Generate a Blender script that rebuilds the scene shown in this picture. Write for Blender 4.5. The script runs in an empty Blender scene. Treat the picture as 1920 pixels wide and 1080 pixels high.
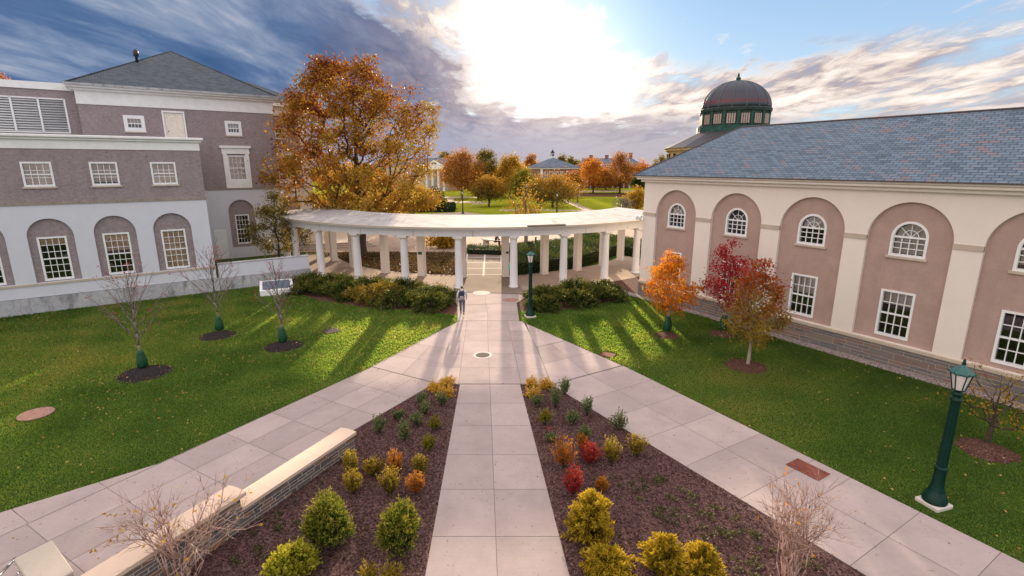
import bpy, math, random
import numpy as np
from mathutils import Vector, Matrix
from mathutils.geometry import tessellate_polygon
PI = math.pi
SC = bpy.context.scene
COL = SC.collection
RNG = np.random.default_rng(7)
random.seed(7)

# ------------------------------------------------------------------ camera
CAM_H, FPX, PITCH = 8.7, 961.0, math.radians(13.5)
cam_data = bpy.data.cameras.new('camera')
cam = bpy.data.objects.new('camera', cam_data)
COL.objects.link(cam)
cam.location = (0, 0, CAM_H)
cam.rotation_euler = (PI/2 - PITCH, 0, 0)
cam_data.sensor_width = 36.0
cam_data.lens = FPX/1920*36.0
cam_data.clip_end = 6000
cam_data.clip_start = 0.1
SC.camera = cam

def ray(x, y):
    u = (x-960)/FPX; v = (540-y)/FPX
    return np.array([u, math.cos(PITCH)+v*math.sin(PITCH), -math.sin(PITCH)+v*math.cos(PITCH)])
def G(x, y, z=0.0):
    """survey helper: ground point (height z) seen at photo pixel x, y"""
    d = ray(x, y); t = (z-CAM_H)/d[2]
    return np.array([d[0]*t, d[1]*t, z])
def D(x, y, Y):
    """survey helper: point at distance Y seen at photo pixel x, y"""
    d = ray(x, y); t = Y/d[1]
    return np.array([d[0]*t, Y, CAM_H+d[2]*t])

# ------------------------------------------------------------------ materials
def nt(name):
    m = bpy.data.materials.new(name); m.use_nodes = True
    t = m.node_tree; t.nodes.clear()
    return m, t
def N(t, kind, **kw):
    n = t.nodes.new(kind)
    for k, v in kw.items():
        if k.startswith('_'): setattr(n, k[1:], v)
        else:
            s = n.inputs[k.replace('__', ' ')] if not k[1:].isdigit() else n.inputs[int(k[1:])]
            if isinstance(v, bpy.types.NodeSocket): t.links.new(v, s)
            else: s.default_value = v
    return n
def inp(t, n, key, v):
    s = n.inputs[key]
    if isinstance(v, bpy.types.NodeSocket): t.links.new(v, s)
    else: s.default_value = v
def math_(t, op, a, b=None, c=None, clamp=False):
    n = t.nodes.new('ShaderNodeMath'); n.operation = op; n.use_clamp = clamp
    inp(t, n, 0, a)
    if b is not None: inp(t, n, 1, b)
    if c is not None: inp(t, n, 2, c)
    return n.outputs[0]
def mixc(t, f, a, b, mode='MIX'):
    n = t.nodes.new('ShaderNodeMix'); n.data_type = 'RGBA'; n.blend_type = mode
    inp(t, n, 0, f)
    for k, v in ((6, a), (7, b)):
        inp(t, n, k, v if isinstance(v, bpy.types.NodeSocket) else (*v, 1) if len(v) == 3 else v)
    return n.outputs[2]
def ramp(t, f, stops, interp='LINEAR'):
    n = t.nodes.new('ShaderNodeValToRGB'); n.color_ramp.interpolation = interp
    e = n.color_ramp.elements
    while len(e) < len(stops): e.new(0.5)
    for el, (p, c) in zip(e, stops):
        el.position = p; el.color = (*c, 1) if len(c) == 3 else c
    inp(t, n, 0, f)
    return n.outputs[0]
def noise(t, vec, scale, detail=4, rough=0.55, dist=0.0):
    n = t.nodes.new('ShaderNodeTexNoise')
    if vec is not None: t.links.new(vec, n.inputs['Vector'])
    n.inputs['Scale'].default_value = scale; n.inputs['Detail'].default_value = detail
    n.inputs['Roughness'].default_value = rough; n.inputs['Distortion'].default_value = dist
    return n.outputs[0]
def ocoord(t): return t.nodes.new('ShaderNodeTexCoord').outputs['Object']
def gcoord(t): return t.nodes.new('ShaderNodeNewGeometry').outputs['Position']
def mapping(t, vec, scale=(1,1,1), rot=(0,0,0), loc=(0,0,0)):
    n = t.nodes.new('ShaderNodeMapping'); t.links.new(vec, n.inputs[0])
    n.inputs['Scale'].default_value = scale; n.inputs['Rotation'].default_value = rot; n.inputs['Location'].default_value = loc
    return n.outputs[0]
def out(t, color, rough=0.8, bump=None, bstr=0.3, bdist=0.02, spec=0.3, metal=0.0, coat=0.0):
    b = t.nodes.new('ShaderNodeBsdfPrincipled')
    inp(t, b, 'Base Color', color if isinstance(color, bpy.types.NodeSocket) else (*color, 1))
    inp(t, b, 'Roughness', rough); b.inputs['Specular IOR Level'].default_value = spec
    b.inputs['Metallic'].default_value = metal; b.inputs['Coat Weight'].default_value = coat
    if bump is not None:
        bn = t.nodes.new('ShaderNodeBump'); bn.inputs['Strength'].default_value = bstr; bn.inputs['Distance'].default_value = bdist
        t.links.new(bump, bn.inputs['Height']); t.links.new(bn.outputs[0], b.inputs['Normal'])
    o = t.nodes.new('ShaderNodeOutputMaterial'); t.links.new(b.outputs[0], o.inputs[0])
    return b
M = {}
def plain(name, c, rough=0.6, spec=0.3, metal=0.0, var=0.12, scale=6, coat=0.0, bstr=0.15):
    m, t = nt(name); p = ocoord(t)
    n = noise(t, p, scale, 6)
    d = tuple(v*(1-var) for v in c); l = tuple(min(1, v*(1+var)) for v in c)
    out(t, ramp(t, n, [(0.3, d), (0.7, l)]), rough, noise(t, p, scale*6, 3), bstr, 0.01, spec, metal, coat)
    M[name] = m; return m
def stucco(name, c, var=0.1, bscale=9, bstr=0.7, stain=0.25, stainc=(0.2, 0.18, 0.16), fw=.4):
    m, t = nt(name); p = ocoord(t)
    n = noise(t, p, 1.3, 6, 0.65); f = noise(t, mapping(t, p, (bscale, bscale, bscale*1.6)), 1.0, 6, 0.7, 0.6)
    col = ramp(t, math_(t, 'ADD', math_(t, 'MULTIPLY', n, 1-fw), math_(t, 'MULTIPLY', f, fw)), [(0.3, tuple(v*(1-var) for v in c)), (0.7, tuple(min(1, v*(1+var)) for v in c))])
    st = noise(t, mapping(t, p, (2.2, 2.2, 0.22)), 1.0, 7, 0.7)
    stf = math_(t, 'MULTIPLY', ramp(t, st, [(0.55, (0,0,0)), (0.78, (1,1,1))]), stain)
    col = mixc(t, stf, col, stainc)
    out(t, col, 0.92, f, bstr, 0.03, 0.15)
    M[name] = m; return m
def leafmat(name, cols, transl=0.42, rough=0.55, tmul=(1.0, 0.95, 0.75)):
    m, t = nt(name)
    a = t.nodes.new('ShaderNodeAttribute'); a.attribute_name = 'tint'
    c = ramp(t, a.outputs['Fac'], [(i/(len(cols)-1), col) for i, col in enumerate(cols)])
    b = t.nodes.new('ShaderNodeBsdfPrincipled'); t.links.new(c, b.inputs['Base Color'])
    b.inputs['Roughness'].default_value = rough; b.inputs['Specular IOR Level'].default_value = 0.08
    tr = t.nodes.new('ShaderNodeBsdfTranslucent'); t.links.new(mixc(t, 1.0, c, tmul, 'MULTIPLY'), tr.inputs[0])
    mx = t.nodes.new('ShaderNodeMixShader'); mx.inputs[0].default_value = transl
    t.links.new(b.outputs[0], mx.inputs[1]); t.links.new(tr.outputs[0], mx.inputs[2])
    o = t.nodes.new('ShaderNodeOutputMaterial'); t.links.new(mx.outputs[0], o.inputs[0])
    M[name] = m; return m
def xz(t, p):
    s = t.nodes.new('ShaderNodeSeparateXYZ'); t.links.new(p, s.inputs[0])
    c = t.nodes.new('ShaderNodeCombineXYZ'); t.links.new(s.outputs[0], c.inputs[0]); t.links.new(s.outputs[2], c.inputs[1])
    return c.outputs[0]
def bricknode(t, vec, c1, c2, cm, w, h, mortar=0.01, bias=0.0, off=0.5, sq=1.0, scale=1.0, smooth=0.1):
    b = t.nodes.new('ShaderNodeTexBrick'); t.links.new(vec, b.inputs['Vector'])
    for k, c in (('Color1', c1), ('Color2', c2), ('Mortar', cm)): b.inputs[k].default_value = (*c, 1)
    b.inputs['Scale'].default_value = scale; b.inputs['Mortar Size'].default_value = mortar
    b.inputs['Brick Width'].default_value = w; b.inputs['Row Height'].default_value = h
    b.inputs['Bias'].default_value = bias; b.inputs['Mortar Smooth'].default_value = smooth
    b.offset = off; b.squash = sq; b.squash_frequency = 3
    return b

plain('white_paint', (0.8, 0.8, 0.8), 0.5, 0.3, var=0.05, scale=3)
plain('white_trim', (0.8, 0.79, 0.77), 0.55, var=0.06, scale=2)
plain('cream_trim', (0.79, 0.72, 0.65), 0.6, var=0.05, scale=3)
stucco('white_stucco', (0.62, 0.63, 0.68), 0.04, 7, 0.2, 0.16, (0.45, 0.45, 0.46))
stucco('cream_stucco', (0.78, 0.705, 0.635), 0.04, 12, 0.15, 0.16, (0.48, 0.42, 0.37))
stucco('white_column', (0.72, 0.71, 0.72), 0.05, 10, 0.15, 0.42, (0.40, 0.36, 0.33))
stucco('mauve_stucco', (0.30, 0.245, 0.25), 0.34, 5.0, 1.0, 0.38, (0.19, 0.155, 0.155), fw=.7)
stucco('rose_stucco', (0.425, 0.298, 0.258), 0.15, 14, 0.5, 0.32, (0.27, 0.2, 0.18))
stucco('limestone', (0.5, 0.42, 0.34), 0.12, 14, 0.3, 0.25)
stucco('coping_stone', (0.66, 0.50, 0.39), 0.07, 20, 0.15, 0.05)
m, t = nt('weathered_concrete'); p = ocoord(t)
n1 = noise(t, p, 0.9, 7, 0.7, 0.8); n2 = noise(t, mapping(t, p, (1.6, 1.6, .5)), 1.3, 7, 0.72); n3 = noise(t, p, 9, 5, 0.7)
c = ramp(t, math_(t, 'ADD', math_(t, 'MULTIPLY', n1, .6), math_(t, 'MULTIPLY', n3, .4)), [(.35, (.27, .27, .29)), (.5, (.42, .42, .44)), (.65, (.52, .51, .51))])
c = mixc(t, math_(t, 'MULTIPLY', ramp(t, n2, [(.5, (0, 0, 0)), (.68, (1, 1, 1))]), .7), c, (.13, .12, .12))
out(t, c, .9, n3, .5, .02, .15); M['weathered_concrete'] = m
stucco('concrete_block', (0.45, 0.39, 0.33), 0.08, 15, 0.2, 0.1)
plain('belt_stone', (0.3, 0.25, 0.21), 0.85, var=0.2, scale=5)
plain('lamp_green', (0.001, 0.026, 0.019), 0.4, 0.25, var=0.3, scale=9)
plain('lamp_black', (0.02, 0.025, 0.022), 0.4, 0.5)
plain('lantern_roof', (0.006, 0.085, 0.075), 0.35, 0.5, var=0.2, coat=0.2)
plain('lantern_glass', (0.72, 0.66, 0.64), 0.25, 0.5, var=0.1, scale=12)
plain('bag_green', (0.008, 0.065, 0.025), 0.45, 0.4, var=0.35, scale=14, bstr=0.6)
plain('bark_grey', (0.20, 0.165, 0.145), 0.95, 0.1, var=0.35, scale=12, bstr=0.6)
plain('bark_dark', (0.075, 0.055, 0.045), 0.95, 0.1, var=0.35, scale=10, bstr=0.6)
plain('bark_pale', (0.36, 0.29, 0.23), 0.9, 0.15, var=0.25, scale=12)
plain('twig_red', (0.20, 0.105, 0.095), 0.9, 0.1, var=0.3, scale=10)
plain('twig_tan', (0.42, 0.275, 0.225), 0.9, 0.1, var=0.3, scale=10)
plain('iron_rust', (0.2, 0.06, 0.04), 0.8, 0.3, var=0.3, scale=12)
plain('iron_dark', (0.08, 0.06, 0.055), 0.6, 0.4, var=0.3, scale=12)
plain('iron_grey', (0.13, 0.11, 0.095), 0.95, 0.05, var=0.35, scale=30, bstr=0.3)
plain('lid_pink', (0.34, 0.19, 0.15), 0.85, 0.2, var=0.2, scale=8)
plain('concrete_light', (0.62, 0.56, 0.51), 0.9, 0.05, var=0.08, scale=9)
plain('steel', (0.5, 0.5, 0.52), 0.25, 0.5, 1.0, 0.05)
plain('dark_metal', (0.03, 0.03, 0.035), 0.5, 0.4)
plain('teal_sign', (0.03, 0.42, 0.36), 0.5)
plain('interior_dark', (0.014, 0.014, 0.016), 0.9, 0.05, var=0.5, scale=2)
plain('peach_reflection', (0.92, 0.60, 0.41), 0.8, 0.1, var=0.28, scale=1.6)  # peach window reflection painted as the colour of slats behind the glass
plain('blind_white', (0.6, 0.56, 0.52), 0.8, 0.1, var=0.2, scale=2)
plain('copper_green', (0.022, 0.075, 0.062), 0.6, 0.2, var=0.4, scale=1.2)
plain('copper_dark', (0.03, 0.045, 0.043), 0.6, 0.2, var=0.4, scale=1.2)
plain('buff_stone', (0.45, 0.31, 0.16), 0.85, var=0.25, scale=1.0)
plain('skin', (0.5, 0.30, 0.22), 0.6)
plain('hair_brown', (0.05, 0.025, 0.015), 0.7)
plain('hoodie', (0.55, 0.53, 0.53), 0.9, var=0.12, scale=8)
plain('jeans', (0.12, 0.13, 0.15), 0.9, var=0.2, scale=10)
plain('shoe_brown', (0.14, 0.06, 0.03), 0.7)
plain('pack_navy', (0.025, 0.03, 0.07), 0.7, var=0.3, scale=12)
plain('pack_grey', (0.32, 0.3, 0.3), 0.7)
plain('coat_brown', (0.05, 0.035, 0.03), 0.9)
plain('membrane', (0.35, 0.35, 0.37), 0.8)

# glass: a thin pane, mostly clear with a mirror-like sheen
m, t = nt('window_glass')
g = t.nodes.new('ShaderNodeBsdfGlossy'); g.inputs['Roughness'].default_value = 0.03; g.inputs['Color'].default_value = (0.9, 0.9, 0.92, 1)
tr = t.nodes.new('ShaderNodeBsdfTransparent'); fr = t.nodes.new('ShaderNodeFresnel'); fr.inputs['IOR'].default_value = 1.9
mx = t.nodes.new('ShaderNodeMixShader'); t.links.new(fr.outputs[0], mx.inputs[0])
t.links.new(tr.outputs[0], mx.inputs[1]); t.links.new(g.outputs[0], mx.inputs[2])
o = t.nodes.new('ShaderNodeOutputMaterial'); t.links.new(mx.outputs[0], o.inputs[0]); M['window_glass'] = m

# roof slates on UV metres
def slate(name, c1, c2, c3, w=0.42, h=0.2, gap=(0.03, 0.035, 0.04), cpatch=0.5):
    m, t = nt(name)
    uv = t.nodes.new('ShaderNodeUVMap').outputs[0]
    b = bricknode(t, uv, (0, 0, 0), (1, 1, 1), (0.5, 0.5, 0.5), w, h, 0.012, 0.0, 0.5, 1.0)
    patch = noise(t, uv, 0.55, 3, 0.6)
    f = math_(t, 'ADD', math_(t, 'MULTIPLY', b.outputs[0], 0.55), math_(t, 'MULTIPLY', patch, cpatch))
    col = ramp(t, f, [(0.16, c1), (0.45, c2), (0.72, tuple(v*1.25 for v in c2)), (0.88, c3)])
    col = mixc(t, math_(t, 'MULTIPLY', noise(t, uv, 9, 4), 0.35), col, tuple(v*0.6 for v in c2))
    col = mixc(t, b.outputs[1], col, gap)
    hgt = math_(t, 'SUBTRACT', math_(t, 'MULTIPLY', b.outputs[0], 0.5), b.outputs[1])
    out(t, col, 1.0 if 'far' in name else 0.66, hgt, 0.7, 0.03, 0.0 if 'far' in name else 0.3)
    M[name] = m
slate('slate_blue', (0.062, 0.10, 0.15), (0.128, 0.178, 0.24), (0.24, 0.172, 0.18), 0.36, 0.17, (0.028, 0.033, 0.042), 0.56)
slate('slate_green', (0.036, 0.048, 0.06), (0.068, 0.086, 0.108), (0.11, 0.125, 0.14), 0.4, 0.22, (0.015, 0.02, 0.02))
slate('slate_far', (0.10, 0.12, 0.16), (0.16, 0.185, 0.235), (0.22, 0.2, 0.2), 0.8, 0.4)

# coursed stone walls
def stonework(name, w, h, cols, mort, c1w=1.6):
    m, t = nt(name); p = xz(t, ocoord(t))
    w1 = mapping(t, p, (1, 1, 1)); dn = noise(t, p, 1.7, 3)
    off = t.nodes.new('ShaderNodeVectorMath'); off.operation = 'MULTIPLY_ADD'
    t.links.new(w1, off.inputs[0]); off.inputs[1].default_value = (1, 1, 1)
    cmb = t.nodes.new('ShaderNodeCombineXYZ'); t.links.new(math_(t, 'MULTIPLY', dn, 0.05), cmb.inputs[1]); t.links.new(cmb.outputs[0], off.inputs[2])
    a = bricknode(t, off.outputs[0], (0, 0, 0), (1, 1, 1), (0.5, 0.5, 0.5), w, h, 0.012, 0, 0.37, 0.62)
    b = bricknode(t, off.outputs[0], (0, 0, 0), (1, 1, 1), (0.5, 0.5, 0.5), w*c1w, h*2, 0.012, 0, 0.43, 0.7)
    sel = math_(t, 'GREATER_THAN', noise(t, mapping(t, p, (1/(w*c1w), 1/(h*2), 1)), 0.55, 1), 0.53)
    val = mixc(t, sel, a.outputs[0], b.outputs[0])
    mo = math_(t, 'ADD', math_(t, 'MULTIPLY', a.outputs[1], math_(t, 'SUBTRACT', 1.0, sel)), math_(t, 'MULTIPLY', b.outputs[1], sel))
    col = ramp(t, val, [(i/(len(cols)-1), c) for i, c in enumerate(cols)])
    col = mixc(t, math_(t, 'MULTIPLY', noise(t, p, 14, 5), 0.5), col, (0.1, 0.09, 0.085))
    col = mixc(t, mo, col, mort)
    out(t, col, 0.85, math_(t, 'SUBTRACT', noise(t, p, 12, 4), math_(t, 'MULTIPLY', mo, 1.5)), 0.7, 0.03, 0.25)
    M[name] = m
stonework('stone_base', 0.8, 0.16, [(0.13, 0.125, 0.12), (0.22, 0.195, 0.175), (0.13, 0.14, 0.16), (0.25, 0.205, 0.165), (0.27, 0.15, 0.11), (0.19, 0.18, 0.17)], (0.36, 0.31, 0.275))
stonework('stone_garden', 0.46, 0.095, [(0.085, 0.085, 0.09), (0.19, 0.17, 0.15), (0.11, 0.11, 0.12), (0.2, 0.17, 0.14), (0.36, 0.17, 0.07), (0.17, 0.16, 0.15)], (0.5, 0.42, 0.36))
m, t = nt('brick_far'); p = xz(t, ocoord(t))
b = bricknode(t, p, (0.23, 0.075, 0.06), (0.3, 0.11, 0.085), (0.3, 0.2, 0.18), 0.5, 0.2, 0.02)
out(t, b.outputs[0], 0.9); M['brick_far'] = m

# grass, mulch, gravel, concrete
m, t = nt('lawn'); p = gcoord(t)
n1 = noise(t, p, 0.22, 4, 0.6); n2 = noise(t, p, 3.0, 5, 0.7); n3 = noise(t, p, 28, 3, 0.7)
f = math_(t, 'ADD', math_(t, 'ADD', math_(t, 'MULTIPLY', n1, 0.45), math_(t, 'MULTIPLY', n2, 0.3)), math_(t, 'MULTIPLY', n3, 0.35))
c = ramp(t, f, [(0.32, (0.03, 0.055, 0.012)), (0.5, (0.055, 0.1, 0.018)), (0.66, (0.09, 0.13, 0.028)), (0.8, (0.13, 0.14, 0.045))])
out(t, c, 1.0, math_(t, 'ADD', n3, n2), 1.0, 0.05, 0.0); M['lawn'] = m
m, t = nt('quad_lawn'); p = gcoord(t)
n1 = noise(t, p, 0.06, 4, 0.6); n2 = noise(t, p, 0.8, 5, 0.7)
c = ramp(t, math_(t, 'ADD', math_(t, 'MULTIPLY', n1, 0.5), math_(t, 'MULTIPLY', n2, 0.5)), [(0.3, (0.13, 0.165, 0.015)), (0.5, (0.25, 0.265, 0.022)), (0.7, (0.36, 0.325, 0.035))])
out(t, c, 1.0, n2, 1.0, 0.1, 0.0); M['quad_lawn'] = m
def mulch(name, c):
    m, t = nt(name); p = gcoord(t)
    v = t.nodes.new('ShaderNodeTexVoronoi'); t.links.new(mapping(t, p, (1, 1, 1)), v.inputs['Vector']); v.inputs['Scale'].default_value = 26
    n1 = noise(t, p, 0.7, 4, 0.6); n3 = noise(t, p, 40, 4, 0.75)
    hs = t.nodes.new('ShaderNodeSeparateColor'); t.links.new(v.outputs['Color'], hs.inputs[0])
    f = math_(t, 'ADD', math_(t, 'MULTIPLY', hs.outputs[0], 0.55), math_(t, 'MULTIPLY', n3, 0.45))
    col = ramp(t, f, [(0.2, tuple(x*0.35 for x in c)), (0.5, c), (0.75, tuple(x*1.9 for x in c)), (0.9, (0.30, 0.2, 0.17))])
    col = mixc(t, math_(t, 'MULTIPLY', n1, 0.6), col, tuple(x*0.6 for x in c))
    out(t, col, 0.95, math_(t, 'ADD', f, n1), 1.0, 0.05, 0.1); M[name] = m
mulch('mulch', (0.125, 0.07, 0.065)); mulch('mulch_dark', (0.035, 0.028, 0.028)); mulch('mulch_red', (0.12, 0.06, 0.045)); mulch('leaf_litter', (0.13, 0.07, 0.035))
m, t = nt('gravel'); p = gcoord(t)
v = t.nodes.new('ShaderNodeTexVoronoi'); t.links.new(p, v.inputs['Vector']); v.inputs['Scale'].default_value = 20
hs = t.nodes.new('ShaderNodeSeparateColor'); t.links.new(v.outputs['Color'], hs.inputs[0])
c = ramp(t, hs.outputs[0], [(0, (0.13, 0.105, 0.1)), (0.5, (0.33, 0.27, 0.25)), (1, (0.55, 0.46, 0.42))])
out(t, c, 0.85, math_(t, 'MULTIPLY', v.outputs['Distance'], -1.0), 1.0, 0.06); M['gravel'] = m
def concrete(name, c, var=0.12, bri=0.0):
    m, t = nt(name); p = gcoord(t)
    a = t.nodes.new('ShaderNodeAttribute'); a.attribute_name = 'tint'
    n1 = noise(t, p, 0.8, 6, 0.65); n2 = noise(t, p, 22, 4, 0.7); n4 = noise(t, mapping(t, p, (1.2, 26, 1), (0, 0, 0.06)), 1.0, 3)
    f = math_(t, 'ADD', math_(t, 'ADD', math_(t, 'MULTIPLY', n1, 0.5), math_(t, 'MULTIPLY', n2, 0.2)), math_(t, 'ADD', math_(t, 'MULTIPLY', n4, 0.12), math_(t, 'MULTIPLY', a.outputs['Fac'], 0.2)))
    col = ramp(t, f, [(0.3, tuple(x*(1-var) for x in c)), (0.7, tuple(x*(1+var) for x in c))])
    spot = ramp(t, noise(t, p, 5.5, 2, 0.5), [(0.72, (0, 0, 0)), (0.76, (1, 1, 1))])
    col = mixc(t, math_(t, 'MULTIPLY', spot, 0.22), col, (0.2, 0.17, 0.16))
    sm = ramp(t, noise(t, mapping(t, p, (.5, .35, 1)), 1.0, 7, 0.72, 1.2), [(0.52, (0, 0, 0)), (0.72, (1, 1, 1))])
    col = mixc(t, math_(t, 'MULTIPLY', sm, 0.3), col, (0.25, 0.205, 0.195))
    gum = ramp(t, noise(t, p, 13, 0, 0.5), [(0.80, (0, 0, 0)), (0.82, (1, 1, 1))])
    col = mixc(t, math_(t, 'MULTIPLY', gum, 0.4), col, (0.12, 0.10, 0.10))
    out(t, col, 0.9, n2, 0.15, 0.01, 0.06); M[name] = m
concrete('concrete', (0.40, 0.322, 0.305), 0.19); concrete('concrete_walk', (0.42, 0.315, 0.245)); concrete('exposed_aggregate', (0.25, 0.19, 0.15), 0.25)
plain('joint', (0.2, 0.165, 0.15), 0.95, 0.05)
m, t = nt('roof_deck'); p = gcoord(t)
n1 = noise(t, p, 1.1, 6, 0.7); n2 = noise(t, p, 7, 4, 0.7)
c = ramp(t, math_(t, 'ADD', math_(t, 'MULTIPLY', n1, 0.7), math_(t, 'MULTIPLY', n2, 0.3)), [(0.33, (0.16, 0.14, 0.14)), (0.46, (0.38, 0.36, 0.36)), (0.66, (0.52, 0.49, 0.485))])
def seams(t, every, wid, cx=-3.3, cy=55.8):
    s = t.nodes.new('ShaderNodeSeparateXYZ'); t.links.new(gcoord(t), s.inputs[0])
    a = math_(t, 'MULTIPLY', math_(t, 'ARCTAN2', math_(t, 'SUBTRACT', s.outputs[0], cx), math_(t, 'SUBTRACT', cy, s.outputs[1])), 180/PI/every)
    return math_(t, 'LESS_THAN', math_(t, 'ABSOLUTE', math_(t, 'SUBTRACT', math_(t, 'FRACT', math_(t, 'ADD', a, 50.37)), 0.5)), wid)
c = mixc(t, math_(t, 'MULTIPLY', seams(t, 4.2, .012), .55), c, (.12, .105, .10))
out(t, c, 0.85, n2, 0.15, 0.02); M['roof_deck'] = m
m, t = nt('entablature_paint'); p = gcoord(t)
n1 = noise(t, p, .8, 6, .65); st = noise(t, mapping(t, p, (2.6, 2.6, .3)), 1.0, 7, .7)
c = ramp(t, n1, [(.3, (.64, .62, .62)), (.7, (.74, .725, .725))])
c = mixc(t, math_(t, 'MULTIPLY', ramp(t, st, [(.54, (0, 0, 0)), (.74, (1, 1, 1))]), .45), c, (.38, .33, .30))
c = mixc(t, math_(t, 'MULTIPLY', seams(t, 12.2, .006), .7), c, (.25, .22, .21))
out(t, c, .75, n1, .1, .01, .15); M['entablature_paint'] = m

# foliage palettes (dark to light across one plant)
leafmat('leaf_hero', [(0.19, 0.055, 0.016), (0.34, 0.12, 0.022), (0.40, 0.21, 0.032), (0.40, 0.29, 0.05)])
leafmat('leaf_crab', [(0.12, 0.10, 0.03), (0.27, 0.19, 0.035), (0.42, 0.22, 0.035), (0.58, 0.24, 0.03)], .5)
leafmat('leaf_orange', [(0.38, 0.13, 0.03), (0.58, 0.22, 0.035), (0.62, 0.34, 0.05)], .5)
leafmat('leaf_rust', [(0.24, 0.10, 0.035), (0.40, 0.175, 0.04), (0.48, 0.25, 0.06)], .5)
leafmat('leaf_gold', [(0.26, 0.13, 0.015), (0.42, 0.24, 0.025), (0.5, 0.33, 0.05)])
leafmat('leaf_flame', [(0.5, 0.09, 0.01), (0.62, 0.22, 0.015), (0.68, 0.38, 0.03)])
leafmat('leaf_crimson', [(0.26, 0.018, 0.03), (0.46, 0.032, 0.05), (0.58, 0.085, 0.06)], .5)
leafmat('leaf_maple_mix', [(0.40, 0.05, 0.02), (0.36, 0.14, 0.025), (0.26, 0.18, 0.03), (0.34, 0.24, 0.04)])
leafmat('leaf_olive', [(0.10, 0.09, 0.025), (0.21, 0.17, 0.035), (0.32, 0.24, 0.05)], .48)
leafmat('leaf_yellowgreen', [(0.12, 0.12, 0.015), (0.22, 0.2, 0.025), (0.36, 0.29, 0.04)])
leafmat('leaf_darkgreen', [(0.012, 0.03, 0.008), (0.03, 0.06, 0.012), (0.07, 0.1, 0.02)], 0.3)
leafmat('leaf_hedge', [(0.022, 0.045, 0.01), (0.06, 0.095, 0.018), (0.13, 0.145, 0.03)], 0.3)
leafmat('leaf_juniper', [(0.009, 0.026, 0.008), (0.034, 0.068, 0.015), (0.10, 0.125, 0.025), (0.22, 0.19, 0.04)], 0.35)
leafmat('leaf_juniper_gold', [(0.06, 0.065, 0.014), (0.20, 0.16, 0.025), (0.42, 0.28, 0.045)], 0.3)
leafmat('leaf_yew', [(0.022, 0.055, 0.01), (0.07, 0.12, 0.015), (0.20, 0.22, 0.03), (0.33, 0.28, 0.04)], 0.35)
leafmat('leaf_cypress', [(0.17, 0.125, 0.012), (0.40, 0.28, 0.022), (0.62, 0.44, 0.04)], 0.35)
leafmat('leaf_lime', [(0.16, 0.17, 0.012), (0.34, 0.33, 0.025), (0.5, 0.44, 0.06)], 0.4)
leafmat('leaf_rose', [(0.07, 0.10, 0.04), (0.16, 0.20, 0.08), (0.30, 0.31, 0.13)], 0.35)
leafmat('leaf_spirea_gold', [(0.6, 0.33, 0.04), (0.78, 0.50, 0.08), (0.85, 0.66, 0.2)])
leafmat('leaf_spirea_yellow', [(0.15, 0.11, 0.02), (0.30, 0.21, 0.03), (0.42, 0.33, 0.05)])
leafmat('leaf_spirea_orange', [(0.34, 0.07, 0.025), (0.42, 0.16, 0.03), (0.42, 0.25, 0.04)])
leafmat('leaf_spirea_red', [(0.22, 0.02, 0.03), (0.42, 0.045, 0.045), (0.45, 0.10, 0.05)])
leafmat('leaf_litterplant', [(0.05, 0.055, 0.025), (0.14, 0.085, 0.04), (0.20, 0.12, 0.055), (0.15, 0.14, 0.05)], 0.3)
leafmat('leaf_ground', [(0.04, 0.055, 0.02), (0.09, 0.10, 0.035), (0.17, 0.16, 0.07)], 0.3)
leafmat('leaf_fallen', [(0.36, 0.17, 0.05), (0.55, 0.36, 0.12), (0.38, 0.13, 0.06)], 0.25)
leafmat('leaf_grey', [(0.10, 0.085, 0.07), (0.17, 0.14, 0.11), (0.2, 0.15, 0.14)], 0.3)
leafmat('leaf_plum', [(0.05, 0.028, 0.035), (0.10, 0.055, 0.06), (0.14, 0.09, 0.08)], 0.3)
leafmat('grass_blade', [(0.026, 0.053, 0.022), (0.043, 0.082, 0.034), (0.068, 0.104, 0.047), (0.115, 0.12, 0.07)], 0.5, 0.6, (8.2, 6.9, 1.9))

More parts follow.
